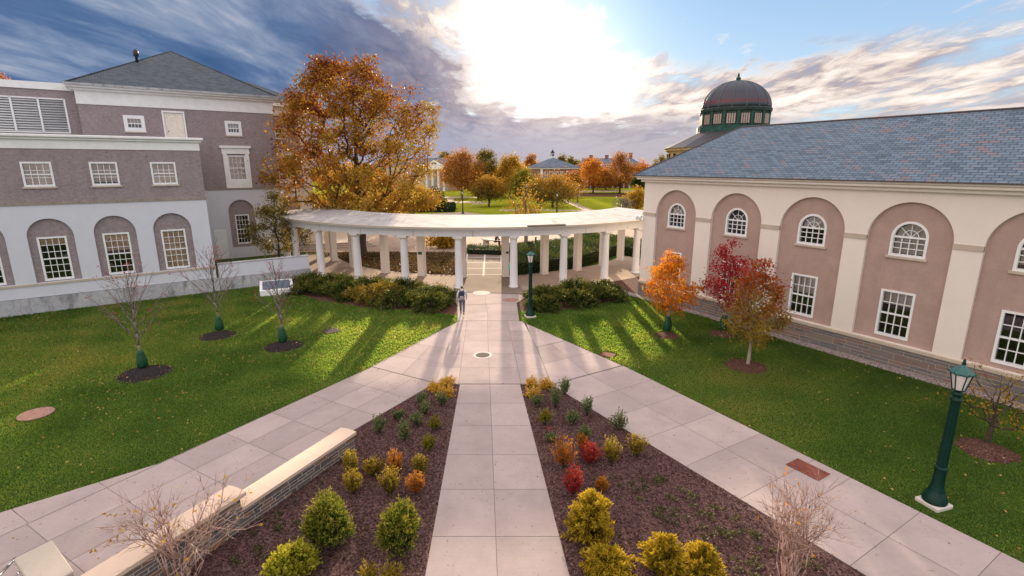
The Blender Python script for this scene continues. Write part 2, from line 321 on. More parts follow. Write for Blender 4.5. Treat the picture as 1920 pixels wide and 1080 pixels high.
# ------------------------------------------------------------------ mesh helpers
def tagp(o, label=None, cat=None, group=None, kind=None):
    if label: o['label'] = label
    if cat: o['category'] = cat
    if group: o['group'] = group
    if kind: o['kind'] = kind
    return o
def empty(name, loc, rz=0.0, **kw):
    o = bpy.data.objects.new(name, None); COL.objects.link(o)
    o.empty_display_size = 0.3
    o.location = loc; o.rotation_euler = (0, 0, rz)
    return tagp(o, **kw)
class MB:
    def __init__(s): s.v = []; s.f = []; s.uv = []; s.tint = []
    def face(s, pts, uv=None, tint=None):
        b = len(s.v); s.v += [tuple(float(c) for c in p) for p in pts]
        s.f.append(tuple(range(b, b+len(pts)))); s.uv.append(uv); s.tint.append(tint)
    def box(s, x0, x1, y0, y1, z0, z1):
        b = len(s.v)
        s.v += [(x, y, z) for z in (z0, z1) for x, y in ((x0, y0), (x1, y0), (x1, y1), (x0, y1))]
        for q in ((3,2,1,0), (4,5,6,7), (0,1,5,4), (1,2,6,5), (2,3,7,6), (3,0,4,7)):
            s.f.append(tuple(b+i for i in q)); s.uv.append(None); s.tint.append(None)
        return s
    def prism(s, poly, z0, z1):
        """vertical prism on a ground polygon"""
        n = len(poly); a = sum(poly[i][0]*poly[(i+1) % n][1]-poly[(i+1) % n][0]*poly[i][1] for i in range(n))
        if a < 0: poly = poly[::-1]
        b = len(s.v)
        s.v += [(float(p[0]), float(p[1]), z0) for p in poly]+[(float(p[0]), float(p[1]), z1) for p in poly]
        s.f.append(tuple(range(b+n, b+2*n))); s.f.append(tuple(range(b+n-1, b-1, -1)))
        for i in range(n):
            j = (i+1) % n; s.f.append((b+i, b+j, b+n+j, b+n+i))
        s.uv += [None]*(n+2); s.tint += [None]*(n+2)
        return s
    def lathe(s, prof, seg=16, cx=0, cy=0, flute=0.0, rot=0.0):
        b = len(s.v); n = len(prof)
        for i in range(seg):
            a = 2*PI*i/seg+rot; k = 1-flute*(i % 2)
            for r, z in prof: s.v.append((cx+r*k*math.cos(a), cy+r*k*math.sin(a), z))
        for i in range(seg):
            j = (i+1) % seg
            for q in range(n-1):
                s.f.append((b+i*n+q, b+j*n+q, b+j*n+q+1, b+i*n+q+1)); s.uv.append(None); s.tint.append(None)
        s.f.append(tuple(b+i*n+n-1 for i in range(seg))); s.f.append(tuple(b+i*n for i in range(seg-1, -1, -1)))
        s.uv += [None]*2; s.tint += [None]*2
        return s
    def tube(s, p0, p1, r0, r1, seg=6, cap=True):
        p0 = np.array(p0, float); p1 = np.array(p1, float); d = p1-p0; L = np.linalg.norm(d)
        if L < 1e-6: return s
        d /= L; a = np.array([1, 0, 0.]) if abs(d[0]) < 0.8 else np.array([0, 1., 0])
        u = np.cross(d, a); u /= np.linalg.norm(u); w = np.cross(d, u); b = len(s.v)
        for p, r in ((p0, r0), (p1, r1)):
            for i in range(seg):
                an = 2*PI*i/seg; q = p+r*(math.cos(an)*u+math.sin(an)*w); s.v.append(tuple(q))
        for i in range(seg):
            j = (i+1) % seg; s.f.append((b+i, b+j, b+seg+j, b+seg+i)); s.uv.append(None); s.tint.append(None)
        if cap:
            s.f.append(tuple(b+i for i in range(seg-1, -1, -1))); s.f.append(tuple(b+seg+i for i in range(seg)))
            s.uv += [None]*2; s.tint += [None]*2
        return s
    def path(s, pts, radii, seg=6):
        for i in range(len(pts)-1): s.tube(pts[i], pts[i+1], radii[i], radii[i+1], seg)
        return s
    def slab(s, outline, holes, y0, y1, edge=True):
        """facade sheet in local x,z: front at y0, reveals of the holes and the rim run back to y1"""
        loops = [[Vector((p[0], 0, p[1])) for p in outline]]+[[Vector((p[0], 0, p[1])) for p in h] for h in holes]
        flat = [p for l in loops for p in l]
        b = len(s.v); s.v += [(p.x, y0, p.z) for p in flat]
        for tri in tessellate_polygon(loops):
            a, bb, c = (flat[i] for i in tri)
            cr = (bb.x-a.x)*(c.z-a.z)-(bb.z-a.z)*(c.x-a.x)
            tri = tri if cr > 0 else tri[::-1]
            s.f.append(tuple(b+i for i in tri)); s.uv.append(None); s.tint.append(None)
        for k, l in enumerate(loops):
            if k == 0 and not edge: continue
            n = len(l); q = len(s.v)
            s.v += [(p.x, y0, p.z) for p in l]+[(p.x, y1, p.z) for p in l]
            for i in range(n):
                j = (i+1) % n; s.f.append((q+i, q+j, q+n+j, q+n+i)); s.uv.append(None); s.tint.append(None)
        return s
    def build(s, name, mat, parent=None, smooth=False, **kw):
        me = bpy.data.meshes.new(name); me.from_pydata(s.v, [], s.f); me.materials.append(M[mat] if isinstance(mat, str) else mat)
        if any(u is not None for u in s.uv):
            l = me.uv_layers.new(name='UVMap'); k = 0
            for fi, f in enumerate(s.f):
                for c in range(len(f)):
                    if s.uv[fi]: l.data[k].uv = s.uv[fi][c]
                    k += 1
        if any(u is not None for u in s.tint):
            a = me.attributes.new('tint', 'FLOAT', 'FACE'); a.data.foreach_set('value', [x or 0.0 for x in s.tint])
        if smooth: me.polygons.foreach_set('use_smooth', [True]*len(me.polygons))
        me.update()
        o = bpy.data.objects.new(name, me); COL.objects.link(o)
        if parent: o.parent = parent
        return tagp(o, **kw)
def bevel(o, w=0.01, seg=1):
    b = o.modifiers.new('bevel', 'BEVEL'); b.width = w; b.segments = seg; b.limit_method = 'ANGLE'
    return o
def arch(xc, z0, zs, r, n=20):
    """arched opening outline, bottom z0, spring zs, radius r"""
    return [(xc-r, z0), (xc+r, z0)]+[(xc+r*math.cos(a), zs+r*math.sin(a)) for a in np.linspace(0, PI, n)]
def rect(x0, x1, z0, z1): return [(x0, z0), (x1, z0), (x1, z1), (x0, z1)]
def sheet(name, poly, z, mat, thick=0.02, **kw):
    m = MB(); m.prism([(p[0], p[1]) for p in poly], z-thick, z)
    return m.build(name, mat, **kw)

# leaves as one numpy-built mesh of small rhombs
def leaf_mesh(name, P, Dv, size, tint, mat, parent=None, wid=0.55, rng=RNG, fold=True, **kw):
    n = len(P); P = np.asarray(P, float); Dv = np.asarray(Dv, float)
    Dv = Dv/np.maximum(np.linalg.norm(Dv, axis=1, keepdims=True), 1e-6)
    R = rng.normal(size=(n, 3)); S = np.cross(Dv, R); S /= np.maximum(np.linalg.norm(S, axis=1, keepdims=True), 1e-6)
    L = (np.asarray(size)*np.ones(n))[:, None]
    V = np.empty((n, 4, 3)); V[:, 0] = P; V[:, 1] = P+Dv*L*0.5+S*L*wid*0.5; V[:, 2] = P+Dv*L; V[:, 3] = P+Dv*L*0.5-S*L*wid*0.5
    if fold:
        Nn = np.cross(Dv, S); V[:, 2] += Nn*L*0.18; V[:, 0] += Nn*L*0.1
    me = bpy.data.meshes.new(name)
    me.vertices.add(4*n); me.vertices.foreach_set('co', V.reshape(-1))
    me.loops.add(4*n); me.loops.foreach_set('vertex_index', np.arange(4*n, dtype=np.int32))
    me.polygons.add(n); me.polygons.foreach_set('loop_start', np.arange(0, 4*n, 4, dtype=np.int32))
    try: me.polygons.foreach_set('loop_total', np.full(n, 4, dtype=np.int32))
    except Exception: pass
    a = me.attributes.new('tint', 'FLOAT', 'POINT'); a.data.foreach_set('value', np.repeat(np.clip(tint, 0, 1), 4).astype(np.float32))
    me.materials.append(M[mat]); me.update(calc_edges=True)
    o = bpy.data.objects.new(name, me); COL.objects.link(o)
    if parent: o.parent = parent
    return tagp(o, **kw)

# ------------------------------------------------------------------ plants
def skeleton(rng, H, trunk_h, targets, rise=0.6, wob=0.03, lean=(0, 0), jit=0.035):
    nodes = [np.zeros(3)]; par = [-1]
    k = max(4, int(trunk_h/0.5)); k = min(k, 14)
    for i in range(1, k+1):
        f = i/k; nodes.append(np.array([lean[0]*f, lean[1]*f, trunk_h*f])+np.append(rng.normal(size=2)*wob*H*f*(0.5), 0)); par.append(i-1)
    ntr = len(nodes)
    order = np.argsort([math.hypot(*t[:2])+0.15*t[2] for t in targets])
    tips = []
    for oi in order:
        T = np.array(targets[oi]); A = np.array(nodes); d = A-T
        hd = np.hypot(d[:, 0], d[:, 1]); dist = np.linalg.norm(d, axis=1)
        viol = np.maximum(0, (A[:, 2]+rise*hd)-T[2])
        cost = dist+2.0*viol+np.where(A[:, 2] < 0.18*H, 50, 0)
        i = int(np.argmin(cost)); S = A[i]; seg = 4 if dist[i] > 0.12*H else 2
        up = np.array([0, 0, 1.0])*0.10*dist[i]
        prev = i
        for q in range(1, seg+1):
            f = q/seg; p = S*(1-f)+T*f-up*math.sin(f*PI)*(1 if rise > 0.4 else -0.3)+rng.normal(size=3)*jit*dist[i]*(q < seg)
            nodes.append(p); par.append(prev); prev = len(nodes)-1
        tips.append(prev)
    cnt = np.zeros(len(nodes))
    for tp in tips: cnt[tp] += 1
    for i in range(len(nodes)-1, 0, -1): cnt[par[i]] += max(cnt[i], 0.0)
    return nodes, par, cnt, ntr
def wood_mesh(nodes, par, cnt, r_base, r_tip, name, mat, parent, expo=0.5, seg=5, **kw):
    m = MB(); c0 = max(cnt[0], 1)
    R = [max(r_tip, r_base*(max(c, 0.5)/c0)**expo) for c in cnt]
    for i in range(1, len(nodes)):
        p = par[i]; rp = R[p] if R[p] < 1.7*R[i] else R[i]*1.25
        if p == 0: rp = R[0]*1.25
        m.tube(nodes[p], nodes[i], rp, R[i], seg if R[i] > 0.02 else 4, cap=False)
    return m.build(name, mat, parent, smooth=True, **kw)
def crown_targets(rng, n, z0, z1, R, prof, lob=0.25, inner=0.35, off=(0, 0)):
    """cluster centres inside an uneven crown: prof = radius fraction along the height"""
    ph = rng.uniform(0, 2*PI, 4); out_ = []
    zs = np.linspace(0, 1, len(prof))
    while len(out_) < n:
        tz = rng.uniform(0, 1); r = np.interp(tz, zs, prof)
        if rng.uniform() > (r+0.08)**1.2: continue
        a = rng.uniform(0, 2*PI)
        k = 1+lob*(0.5*math.sin(2*a+ph[0]+3*tz)+0.35*math.sin(3*a+ph[1]-5*tz)+0.35*math.sin(5*a+ph[2]+9*tz))
        rr = R*r*k*math.sqrt(rng.uniform(inner**2, 1))
        out_.append((off[0]+rr*math.cos(a), off[1]+rr*math.sin(a), z0+(z1-z0)*tz))
    return out_
def make_tree(name, loc, H, z0, R, prof, ncl, nleaf, lsize, rc, mat, bark, r_base, label, cat='tree', group=None, seed=1,
              rise=0.6, trunk=0.85, lob=0.25, r_tip=0.012, inner=0.35, flat=0.8, hue=None, lean=(0, 0), wid=0.7, expo=0.5, straight=False):
    rng = np.random.default_rng(seed)
    root = empty(name, loc, 0, label=label, cat=cat, group=group)
    T = crown_targets(rng, ncl, z0, H, R, prof, lob, inner, lean)
    nodes, par, cnt, ntr = skeleton(rng, H, H*trunk, T, rise, lean=lean, wob=.004 if straight else .03, jit=.012 if straight else .035)
    wood_mesh(nodes, par, cnt, r_base, r_tip, 'trunk', bark, root, expo)
    if nleaf:
        P = []; Dd = []; ti = []
        for c in T:
            k = int(nleaf*rng.uniform(0.5, 1.4)); cc = np.array(c); s = rc*rng.uniform(0.65, 1.25)
            p = rng.normal(size=(k, 3))*np.array([s, s, s*flat])*0.62+cc; P.append(p)
            dd = (p-cc)*0.6/s+rng.normal(size=(k, 3))*0.8; dd[:, 2] -= 0.15; Dd.append(dd)
            base = rng.uniform(0.25, 0.75) if hue is None else hue(cc, rng)
            ti.append(np.clip(base+rng.normal(size=k)*0.16, 0, 1))
        P = np.vstack(P); Dd = np.vstack(Dd); ti = np.concatenate(ti)
        leaf_mesh('crown', P, Dd, lsize*rng.uniform(0.5, 1.3, len(P)), ti, mat, root, wid, rng)
    return root
def make_shrub(name, loc, w, h, mat, label, kind='upright', seed=1, n=110, per=16, lsize=0.06, group=None, cat='shrub', dense=1.0, tintlow=True, wid=0.5):
    rng = np.random.default_rng(seed)
    root = empty(name, loc, rng.uniform(0, 6.28), label=label, cat=cat, group=group)
    P = []; Dd = []; ti = []; stems = MB()
    ph = rng.uniform(0, 6.28, 3)
    n = int(n*dense)
    for i in range(n):
        a = rng.uniform(0, 2*PI); u = rng.uniform(0, 1)
        lobe = 1+0.22*math.sin(2*a+ph[0])+0.15*math.sin(3*a+ph[1])
        if kind == 'upright':      # vase of thin leafy stems of uneven length
            L = h*rng.uniform(0.55, 1.08)*(1 if rng.uniform() > 0.1 else 1.15); r = w*0.5*lobe*math.sqrt(u)
            base = np.array([0.22*r*math.cos(a), 0.22*r*math.sin(a), 0.02]); tip = np.array([r*math.cos(a), r*math.sin(a), L*(1-0.28*u)])
            ts = rng.uniform(0.28, 1.0, per)
        elif kind == 'yew':        # short upright sprigs over a dome
            el = math.asin(rng.uniform(-0.15, 1)); r = lobe*rng.uniform(0.72, 1.0)
            c = np.array([0.5*w*r*math.cos(el)*math.cos(a), 0.5*w*r*math.cos(el)*math.sin(a), h*(0.32+0.58*math.sin(el)*r)])
            d = np.array([math.cos(el)*math.cos(a), math.cos(el)*math.sin(a), 0.9+math.sin(el)])+rng.normal(size=3)*0.25
            d /= np.linalg.norm(d); base = c-d*0.10*h; tip = c+d*0.13*h*rng.uniform(0.7, 1.5)
            ts = rng.uniform(0, 1, per)
        elif kind == 'plume':      # layered arching plumes, cone shaped
            hz = rng.uniform(0.03, 0.97); r = 0.5*w*(lobe+.12*math.sin(9*hz+5*a))*(1-hz**2.3)*rng.uniform(0.6, 1.12)+0.05*w
            tip = np.array([r*math.cos(a), r*math.sin(a), h*(hz+.06*rng.normal())]); q_ = rng.uniform(.25, .6); base = np.array([q_*r*math.cos(a), q_*r*math.sin(a), max(.05, h*(hz*0.9-0.10))]); tip[2] += .07*h
            ts = rng.uniform(0.0, 1.0, per)
        elif kind == 'juniper':    # low spreading plumes rising outwards
            r = 0.5*w*lobe*math.sqrt(rng.uniform(0.05, 1.1)); zt = h*(1-0.55*(2*r/w)**2)*rng.uniform(0.55, 1.15)
            tip = np.array([r*math.cos(a), r*math.sin(a), max(0.08, zt)]); ln = rng.uniform(0.3, 0.6)
            base = tip*np.array([1-ln*0.75, 1-ln*0.75, 0.62])
            ts = rng.uniform(0.0, 1.0, per)
        else:                      # mound
            el = math.asin(rng.uniform(0, 1)); r = lobe*rng.uniform(0.5, 1.0)
            tip = np.array([0.5*w*r*math.cos(el)*math.cos(a), 0.5*w*r*math.cos(el)*math.sin(a), h*math.sin(el)*r]); base = tip*0.6
            ts = rng.uniform(0, 1, per)
        ax = tip-base; ln = np.linalg.norm(ax)+1e-6
        wsp = 0.35*lsize if kind != 'plume' else (0.035*w*np.sin(np.clip(ts, 0, 1)*PI*.9+.25))[:, None]
        p = base+ts[:, None]*ax+rng.normal(size=(per, 3))*wsp
        if kind in ('plume', 'juniper'): p[:, 2] += (0.10 if kind == 'plume' else -.10)*ln*np.sin(ts*PI)
        p[:, 2] = np.maximum(p[:, 2], 0.03)
        dd = ax/ln*0.9+rng.normal(size=(per, 3))*0.6
        P.append(p); Dd.append(dd)
        hh = p[:, 2]/h
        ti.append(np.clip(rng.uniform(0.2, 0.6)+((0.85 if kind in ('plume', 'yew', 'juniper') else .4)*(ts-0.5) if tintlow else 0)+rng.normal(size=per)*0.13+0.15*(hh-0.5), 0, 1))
        if i % (3 if kind == 'upright' else 9) == 0:
            stems.tube((0.02*rng.normal(), 0.02*rng.normal(), 0), tuple(base+0.8*ax), 0.008+0.006*w, 0.004, 4, cap=False)
    P = np.vstack(P); Dd = np.vstack(Dd); ti = np.concatenate(ti)
    stems.build('stems', 'bark_dark', root)
    leaf_mesh('foliage', P, Dd, lsize*rng.uniform(0.6, 1.3, len(P)), ti, mat, root, wid, rng)
    return root
# ------------------------------------------------------------------ light: low sun ahead, broken evening cloud
SUN_EL, SUN_AZ = math.radians(10.2), math.radians(-1.0)
sd = bpy.data.lights.new('sun', 'SUN'); sd.energy = 3.7; sd.angle = math.radians(0.9); sd.color = (1.0, 0.80, 0.56)
so = bpy.data.objects.new('sun', sd); COL.objects.link(so)
so.rotation_euler = (-(PI/2-SUN_EL), 0, -SUN_AZ); so.location = (0, 300, 60)
W = bpy.data.worlds.new('World'); SC.world = W; W.use_nodes = True
t = W.node_tree; t.nodes.clear()
sky = t.nodes.new('ShaderNodeTexSky'); sky.sky_type = 'NISHITA'; sky.sun_disc = False
sky.sun_elevation = SUN_EL; sky.sun_rotation = SUN_AZ; sky.air_density = 1.0; sky.dust_density = 0.6; sky.ozone_density = 1.5
dv = t.nodes.new('ShaderNodeTexCoord').outputs['Generated']
sp = t.nodes.new('ShaderNodeSeparateXYZ'); t.links.new(dv, sp.inputs[0]); dx, dy, dz = sp.outputs
mm = lambda op, a, b=None, c=None, cl=False: math_(t, op, a, b, c, cl)
az = mm('ARCTAN2', dx, dy); el = mm('ARCSINE', dz)
def sstep(x, a, b):
    n = t.nodes.new('ShaderNodeMapRange'); n.interpolation_type = 'SMOOTHSTEP'
    inp(t, n, 0, x); n.inputs[1].default_value = a; n.inputs[2].default_value = b; return n.outputs[0]
def lobe(a0, e0, sa, se):
    q = mm('ADD', mm('POWER', mm('DIVIDE', mm('SUBTRACT', az, a0), sa), 2.0), mm('POWER', mm('DIVIDE', mm('SUBTRACT', el, e0), se), 2.0))
    return mm('EXPONENT', mm('MULTIPLY', q, -1.0))
den = mm('ADD', mm('MAXIMUM', dz, 0.0), 0.10)
cx_ = t.nodes.new('ShaderNodeCombineXYZ'); inp(t, cx_, 0, mm('DIVIDE', dx, den)); inp(t, cx_, 1, mm('DIVIDE', dy, den))
plane_ = cx_.outputs[0]
# streaks: cloud streets running away towards the sunset
streak = noise(t, mapping(t, plane_, (1.5, 0.42, 1), (0, 0, math.radians(-14)), (3.3, 1.7, 0)), 1.0, 8, 0.58, 0.35)
fine = noise(t, mapping(t, plane_, (4.2, 1.5, 1), (0, 0, math.radians(-20)), (0.4, 7, 0)), 1.0, 9, 0.66, 0.5)
puff = noise(t, mapping(t, plane_, (2.2, 1.7, 1), (0, 0, 0.3), (9, 2, 0)), 1.0, 9, 0.6, 0.3)
blue = mm('MAXIMUM', lobe(0.30, 0.30, 0.26, 0.085), mm('MULTIPLY', lobe(0.56, 0.30, 0.2, 0.085), 0.9))
blue = mm('MAXIMUM', blue, mm('MULTIPLY', lobe(0.3, 0.75, 0.5, 0.35), 0.8))
dens = mm('ADD', mm('ADD', mm('MULTIPLY', streak, 0.55), mm('MULTIPLY', puff, 0.45)), mm('MULTIPLY', mm('SUBTRACT', fine, 0.5), 0.35))
bsky = mm('ADD', 0.155, mm('MULTIPLY', mm('POWER', mm('SUBTRACT', az, 0.40), 2.0), 0.73))
bsky = mm('SUBTRACT', mm('ADD', el, mm('ADD', mm('MULTIPLY', mm('SUBTRACT', puff, 0.5), 0.16), mm('MULTIPLY', mm('SUBTRACT', fine, 0.5), 0.14))), bsky)
open_ = mm('MULTIPLY', sstep(bsky, -0.012, 0.03), sstep(az, -0.05, 0.08))
cover = sstep(mm('SUBTRACT', mm('ADD', dens, mm('SUBTRACT', 0.13, mm('MULTIPLY', sstep(az, 0.3, 0.55), 0.075))), mm('MULTIPLY', blue, 0.70)), 0.40, 0.58)
sunv = t.nodes.new('ShaderNodeVectorMath'); sunv.operation = 'DOT_PRODUCT'; t.links.new(dv, sunv.inputs[0])
sunv.inputs[1].default_value = (math.sin(0.075)*math.cos(0.19), math.cos(0.075)*math.cos(0.19), math.sin(0.19))
cs = sunv.outputs['Value']; off_ = mm('SUBTRACT', 1.0, cs)
# thick bank on the left and low along the horizon, its edge torn by noise
edge = mm('MULTIPLY', mm('SUBTRACT', puff, 0.5), 0.3)
edge2 = mm('MULTIPLY', mm('SUBTRACT', fine, 0.5), 0.3)
left = sstep(mm('ADD', mm('ADD', mm('MULTIPLY', az, -1.0), mm('MULTIPLY', mm('MAXIMUM', mm('SUBTRACT', el, 0.185), 0.0), -2.0)), mm('ADD', edge, edge2)), 0.05, 0.13)
low = sstep(mm('ADD', mm('SUBTRACT', mm('MULTIPLY', mm('MAXIMUM', az, -0.2), -0.10), el), mm('ADD', mm('MULTIPLY', edge, 0.35), mm('MULTIPLY', edge2, 0.25))), -0.115, -0.082)
low = mm('MULTIPLY', low, mm('SUBTRACT', 1.0, mm('MULTIPLY', sstep(az, 0.22, 0.5), 0.6)))
bank = mm('MAXIMUM', left, mm('MULTIPLY', low, 0.96))
front = sstep(dy, -0.15, 0.45)
bank = mm('MULTIPLY', bank, front)
tone = mm('ADD', mm('MULTIPLY', mm('SUBTRACT', streak, 0.5), 2.0), mm('MULTIPLY', mm('SUBTRACT', fine, 0.5), 0.8))
tone = mm('ADD', tone, 0.38)
tone = mm('ADD', tone, mm('MULTIPLY', sstep(el, 0.22, 0.42), 0.22))
bankcol = ramp(t, tone, [(0.0, (0.14, 0.34, 0.78)), (0.3, (0.30, 0.54, 1.05)), (0.6, (0.78, 1.0, 1.45)), (1.0, (2.1, 2.05, 2.2))])
warm = mm('EXPONENT', mm('MULTIPLY', off_, -30.0))
bankcol = mixc(t, mm('MULTIPLY', warm, 0.75), bankcol, ramp(t, mm('ADD', fine, mm('MULTIPLY', mm('SUBTRACT', puff, .5), .5)), [(.3, (1.2, 1.0, 1.15)), (.55, (2.5, 1.75, 1.45)), (.75, (3.6, 2.9, 2.4))]))
lit = mm('ADD', mm('MULTIPLY', mm('SUBTRACT', fine, 0.5), 2.6), mm('ADD', mm('MULTIPLY', mm('SUBTRACT', puff, 0.5), 2.2), 0.56))
brightcol = ramp(t, lit, [(0.0, (0.95, 0.95, 1.3)), (0.33, (1.6, 1.35, 1.4)), (0.6, (2.7, 2.3, 2.05)), (1.0, (3.5, 3.2, 2.95))])
cloud = mixc(t, bank, brightcol, bankcol)
# eastern half behind the camera: front-lit cloud, added out of view to fill the facades
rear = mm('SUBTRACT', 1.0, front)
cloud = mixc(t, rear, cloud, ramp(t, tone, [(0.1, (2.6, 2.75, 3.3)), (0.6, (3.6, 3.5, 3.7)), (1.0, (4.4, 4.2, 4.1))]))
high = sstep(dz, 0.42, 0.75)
cloud = mixc(t, high, cloud, (4.6, 4.3, 4.25))  # overhead cloud brightened out of view as fill for the ground
fill_left = mm('MULTIPLY', rear, sstep(mm('MULTIPLY', dx, -1.0), 0.0, 0.6))
cloud = mixc(t, mm('MULTIPLY', fill_left, .8), cloud, (5.6, 4.75, 4.4))  # warm rear-left cloud added out of view to brighten ground and right building
clear = mixc(t, 1.0, sky.outputs[0], (0.62, 0.86, 1.12), 'MULTIPLY')
clear = mixc(t, 0.88, clear, mixc(t, sstep(el, 0.05, 0.30), (1.65, 2.0, 2.4), (1.0, 1.5, 2.2)))
hz = mm('MULTIPLY', mm('MULTIPLY', sstep(mm('ADD', mm('MULTIPLY', el, -1.0), mm('MULTIPLY', edge2, .3)), -0.10, -0.03), front), 0.85)
wisps = sstep(fine, 0.60, 0.78)
cover = mm('MAXIMUM', mm('MULTIPLY', cover, mm('SUBTRACT', 1.0, mm('MULTIPLY', open_, mm('SUBTRACT', 1.0, high)))), mm('MULTIPLY', high, .9)); cover = mm('MAXIMUM', cover, mm('MULTIPLY', wisps, 0.75))
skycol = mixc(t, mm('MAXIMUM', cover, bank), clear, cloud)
skycol = mixc(t, hz, skycol, mixc(t, sstep(az, -0.5, 0.3), (0.95, 1.1, 1.65), (1.75, 1.6, 1.75)))
core = mm('EXPONENT', mm('MULTIPLY', off_, -150.0)); halo = mm('EXPONENT', mm('MULTIPLY', off_, -70.0))
keep = mm('SUBTRACT', 1.0, mm('MULTIPLY', mm('MAXIMUM', mm('MAXIMUM', bank, hz), mm('MULTIPLY', open_, .85)), 0.93))
glow = mm('MULTIPLY', mm('ADD', mm('MULTIPLY', core, 7.0), mm('MULTIPLY', halo, 0.5)), keep)
gl = t.nodes.new('ShaderNodeVectorMath'); gl.operation = 'SCALE'; gl.inputs[0].default_value = (1.0, 0.9, 0.8); t.links.new(glow, gl.inputs['Scale'])
fin = mixc(t, 1.0, skycol, gl.outputs[0], 'ADD')
# below the horizon: dim ground tone
fin = mixc(t, sstep(dz, -0.02, -0.12), fin, (0.5, 0.5, 0.45))
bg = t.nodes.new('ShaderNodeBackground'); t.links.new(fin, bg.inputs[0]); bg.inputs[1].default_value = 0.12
o = t.nodes.new('ShaderNodeOutputWorld'); t.links.new(bg.outputs[0], o.inputs[0])
SC.view_settings.view_transform = 'Standard'; SC.view_settings.look = 'None'
SC.view_settings.exposure = 1.45; SC.view_settings.gamma = 1.0
SC.cycles.max_bounces = 6; SC.cycles.diffuse_bounces = 3; SC.cycles.transparent_max_bounces = 8
SC.cycles.use_denoising = True; SC.cycles.sample_clamp_indirect = 6.0
# ------------------------------------------------------------------ ground
gnd = MB(); S_ = 2500.0
gnd.face([(-S_, -60, 0), (S_, -60, 0), (S_, S_, 0), (-S_, S_, 0)])
gnd.build('ground', 'lawn', kind='structure')
def poly_px(pts, z=0.0): return [tuple(G(x, y, z)[:2]) for x, y in pts]
# sunny college green beyond the colonnade
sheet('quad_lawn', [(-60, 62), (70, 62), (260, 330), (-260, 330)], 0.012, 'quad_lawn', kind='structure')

def cells(name, quad, us, vs, z, mat, gap=0.015, base=True):
    """paving slabs on a four-cornered patch with open joints over a dark bed; us/vs in 0..1"""
    A, B, C_, D_ = (np.array(q[:2], float) for q in quad)      # A-B near edge, D-C far edge
    m = MB(); rng = np.random.default_rng(len(name)+int(abs(A[0])*10))
    def P(u, v): return A*(1-u)*(1-v)+B*u*(1-v)+C_*u*v+D_*(1-u)*v
    for i in range(len(us)-1):
        for j in range(len(vs)-1):
            q = [P(us[i], vs[j]), P(us[i+1], vs[j]), P(us[i+1], vs[j+1]), P(us[i], vs[j+1])]
            c = sum(q)/4; qq = []
            for k in range(4):
                p = q[k]; e1 = q[(k+1) % 4]-p; e2 = q[(k-1) % 4]-p
                n1 = np.linalg.norm(e1); n2 = np.linalg.norm(e2)
                qq.append(p+(e1/max(n1, 1e-6)*min(gap/2, n1*.3)+e2/max(n2, 1e-6)*min(gap/2, n2*.3)))
            m.face([(p[0], p[1], z) for p in qq], tint=float(rng.uniform(0, 1)))
    return m.build(name, mat, kind='structure')
def joint_bed(poly, z): return sheet('joint_bed', poly, z, 'joint', 0.015, kind='structure')

ZP = 0.03
# centre walk: a wedge of two columns of slabs
axis = np.array([-0.0591, 0.998])
cl0, cl1, cr0, cr1 = np.array([-1.89, 9.38]), np.array([-2.12, 19.34]), np.array([1.25, 9.38]), np.array([0.33, 19.34])
cl0 = cl0+(cl0-cl1)*0.25; cr0 = cr0+(cr0-cr1)*0.25
ys = [6.95, 8.78, 10.57, 12.41, 14.14, 15.97, 17.66, 19.34]
vs = [(y-cl0[1])/(19.34-cl0[1]) for y in ys]
joint_bed([cl0, cr0, cr1, cl1], ZP-0.006)
cells('centre_walk', (cl0, cr0, cr1, cl1), [0, 0.5, 1], vs, ZP, 'concrete')
# junction fan up to the colonnade
Jl = [(-3.12, 27.9), (-3.46, 31.4), (-4.5, 34.95), (-6.0, 36.0)]
Jr = [(0.42, 28.1), (0.31, 31.95), (1.2, 34.2), (3.2, 36.2)]
fan = [tuple(cl1), tuple(cr1), (1.62, 19.28), (4.95, 21.3), (0.42, 28.1), (0.31, 31.95), (1.2, 34.2), (3.2, 36.6), (-6.2, 36.6), (-4.5, 34.95), (-3.46, 31.4), (-3.12, 27.9), (-6.3, 21.2), (-3.16, 19.44)]
joint_bed(fan, ZP-0.006)
ax0 = np.array([-0.9, 19.34])
def axp(y, off): return (ax0[0]+axis[0]/axis[1]*(y-19.34)+off, y)
rows = [19.4, 21.1, 22.85, 24.6, 26.3, 28.05]
q0, q1 = axp(19.4, -1.28), axp(19.4, 1.28)
rowv = [(y-19.4)/(28.05-19.4) for y in rows]
cells('junction_paving', (q0, q1, axp(28.05, 1.15), axp(28.05, -1.15)), [0, .5, 1], rowv, ZP, 'concrete')
cells('junction_paving', ((-3.14, 19.5), axp(19.4, -1.28), axp(28.05, -1.15), (-3.12, 28.0)), [0, 1], rowv, ZP, 'concrete')
cells('junction_paving', ((-6.2, 21.25), (-3.14, 19.5), (-3.12, 23.6), (-4.9, 24.2)), [0, .5, 1], [0, .5, 1], ZP, 'concrete')
cells('junction_paving', ((-4.9, 24.2), (-3.12, 23.6), (-3.12, 27.9), (-3.16, 27.75)), [0, 1], [0, .55, 1], ZP, 'concrete')
cells('junction_paving', (axp(19.4, 1.28), (1.62, 19.3), (0.75, 28.0), axp(28.05, 1.15)), [0, 1], rowv, ZP, 'concrete')
cells('junction_paving', ((1.62, 19.36), (4.88, 21.38), (2.72, 24.65), (1.2, 23.7)), [0, .5, 1], [0, .5, 1], ZP, 'concrete')
cells('junction_paving', ((1.2, 23.75), (2.7, 24.7), (0.7, 27.7), (0.66, 27.9)), [0, 1], [0, .55, 1], ZP, 'concrete')
cells('junction_paving', ((-3.12, 28.1), (0.42, 28.1), (0.31, 31.95), (-3.46, 31.4)), [0, .49, 1], [0, .5, 1], ZP, 'concrete')
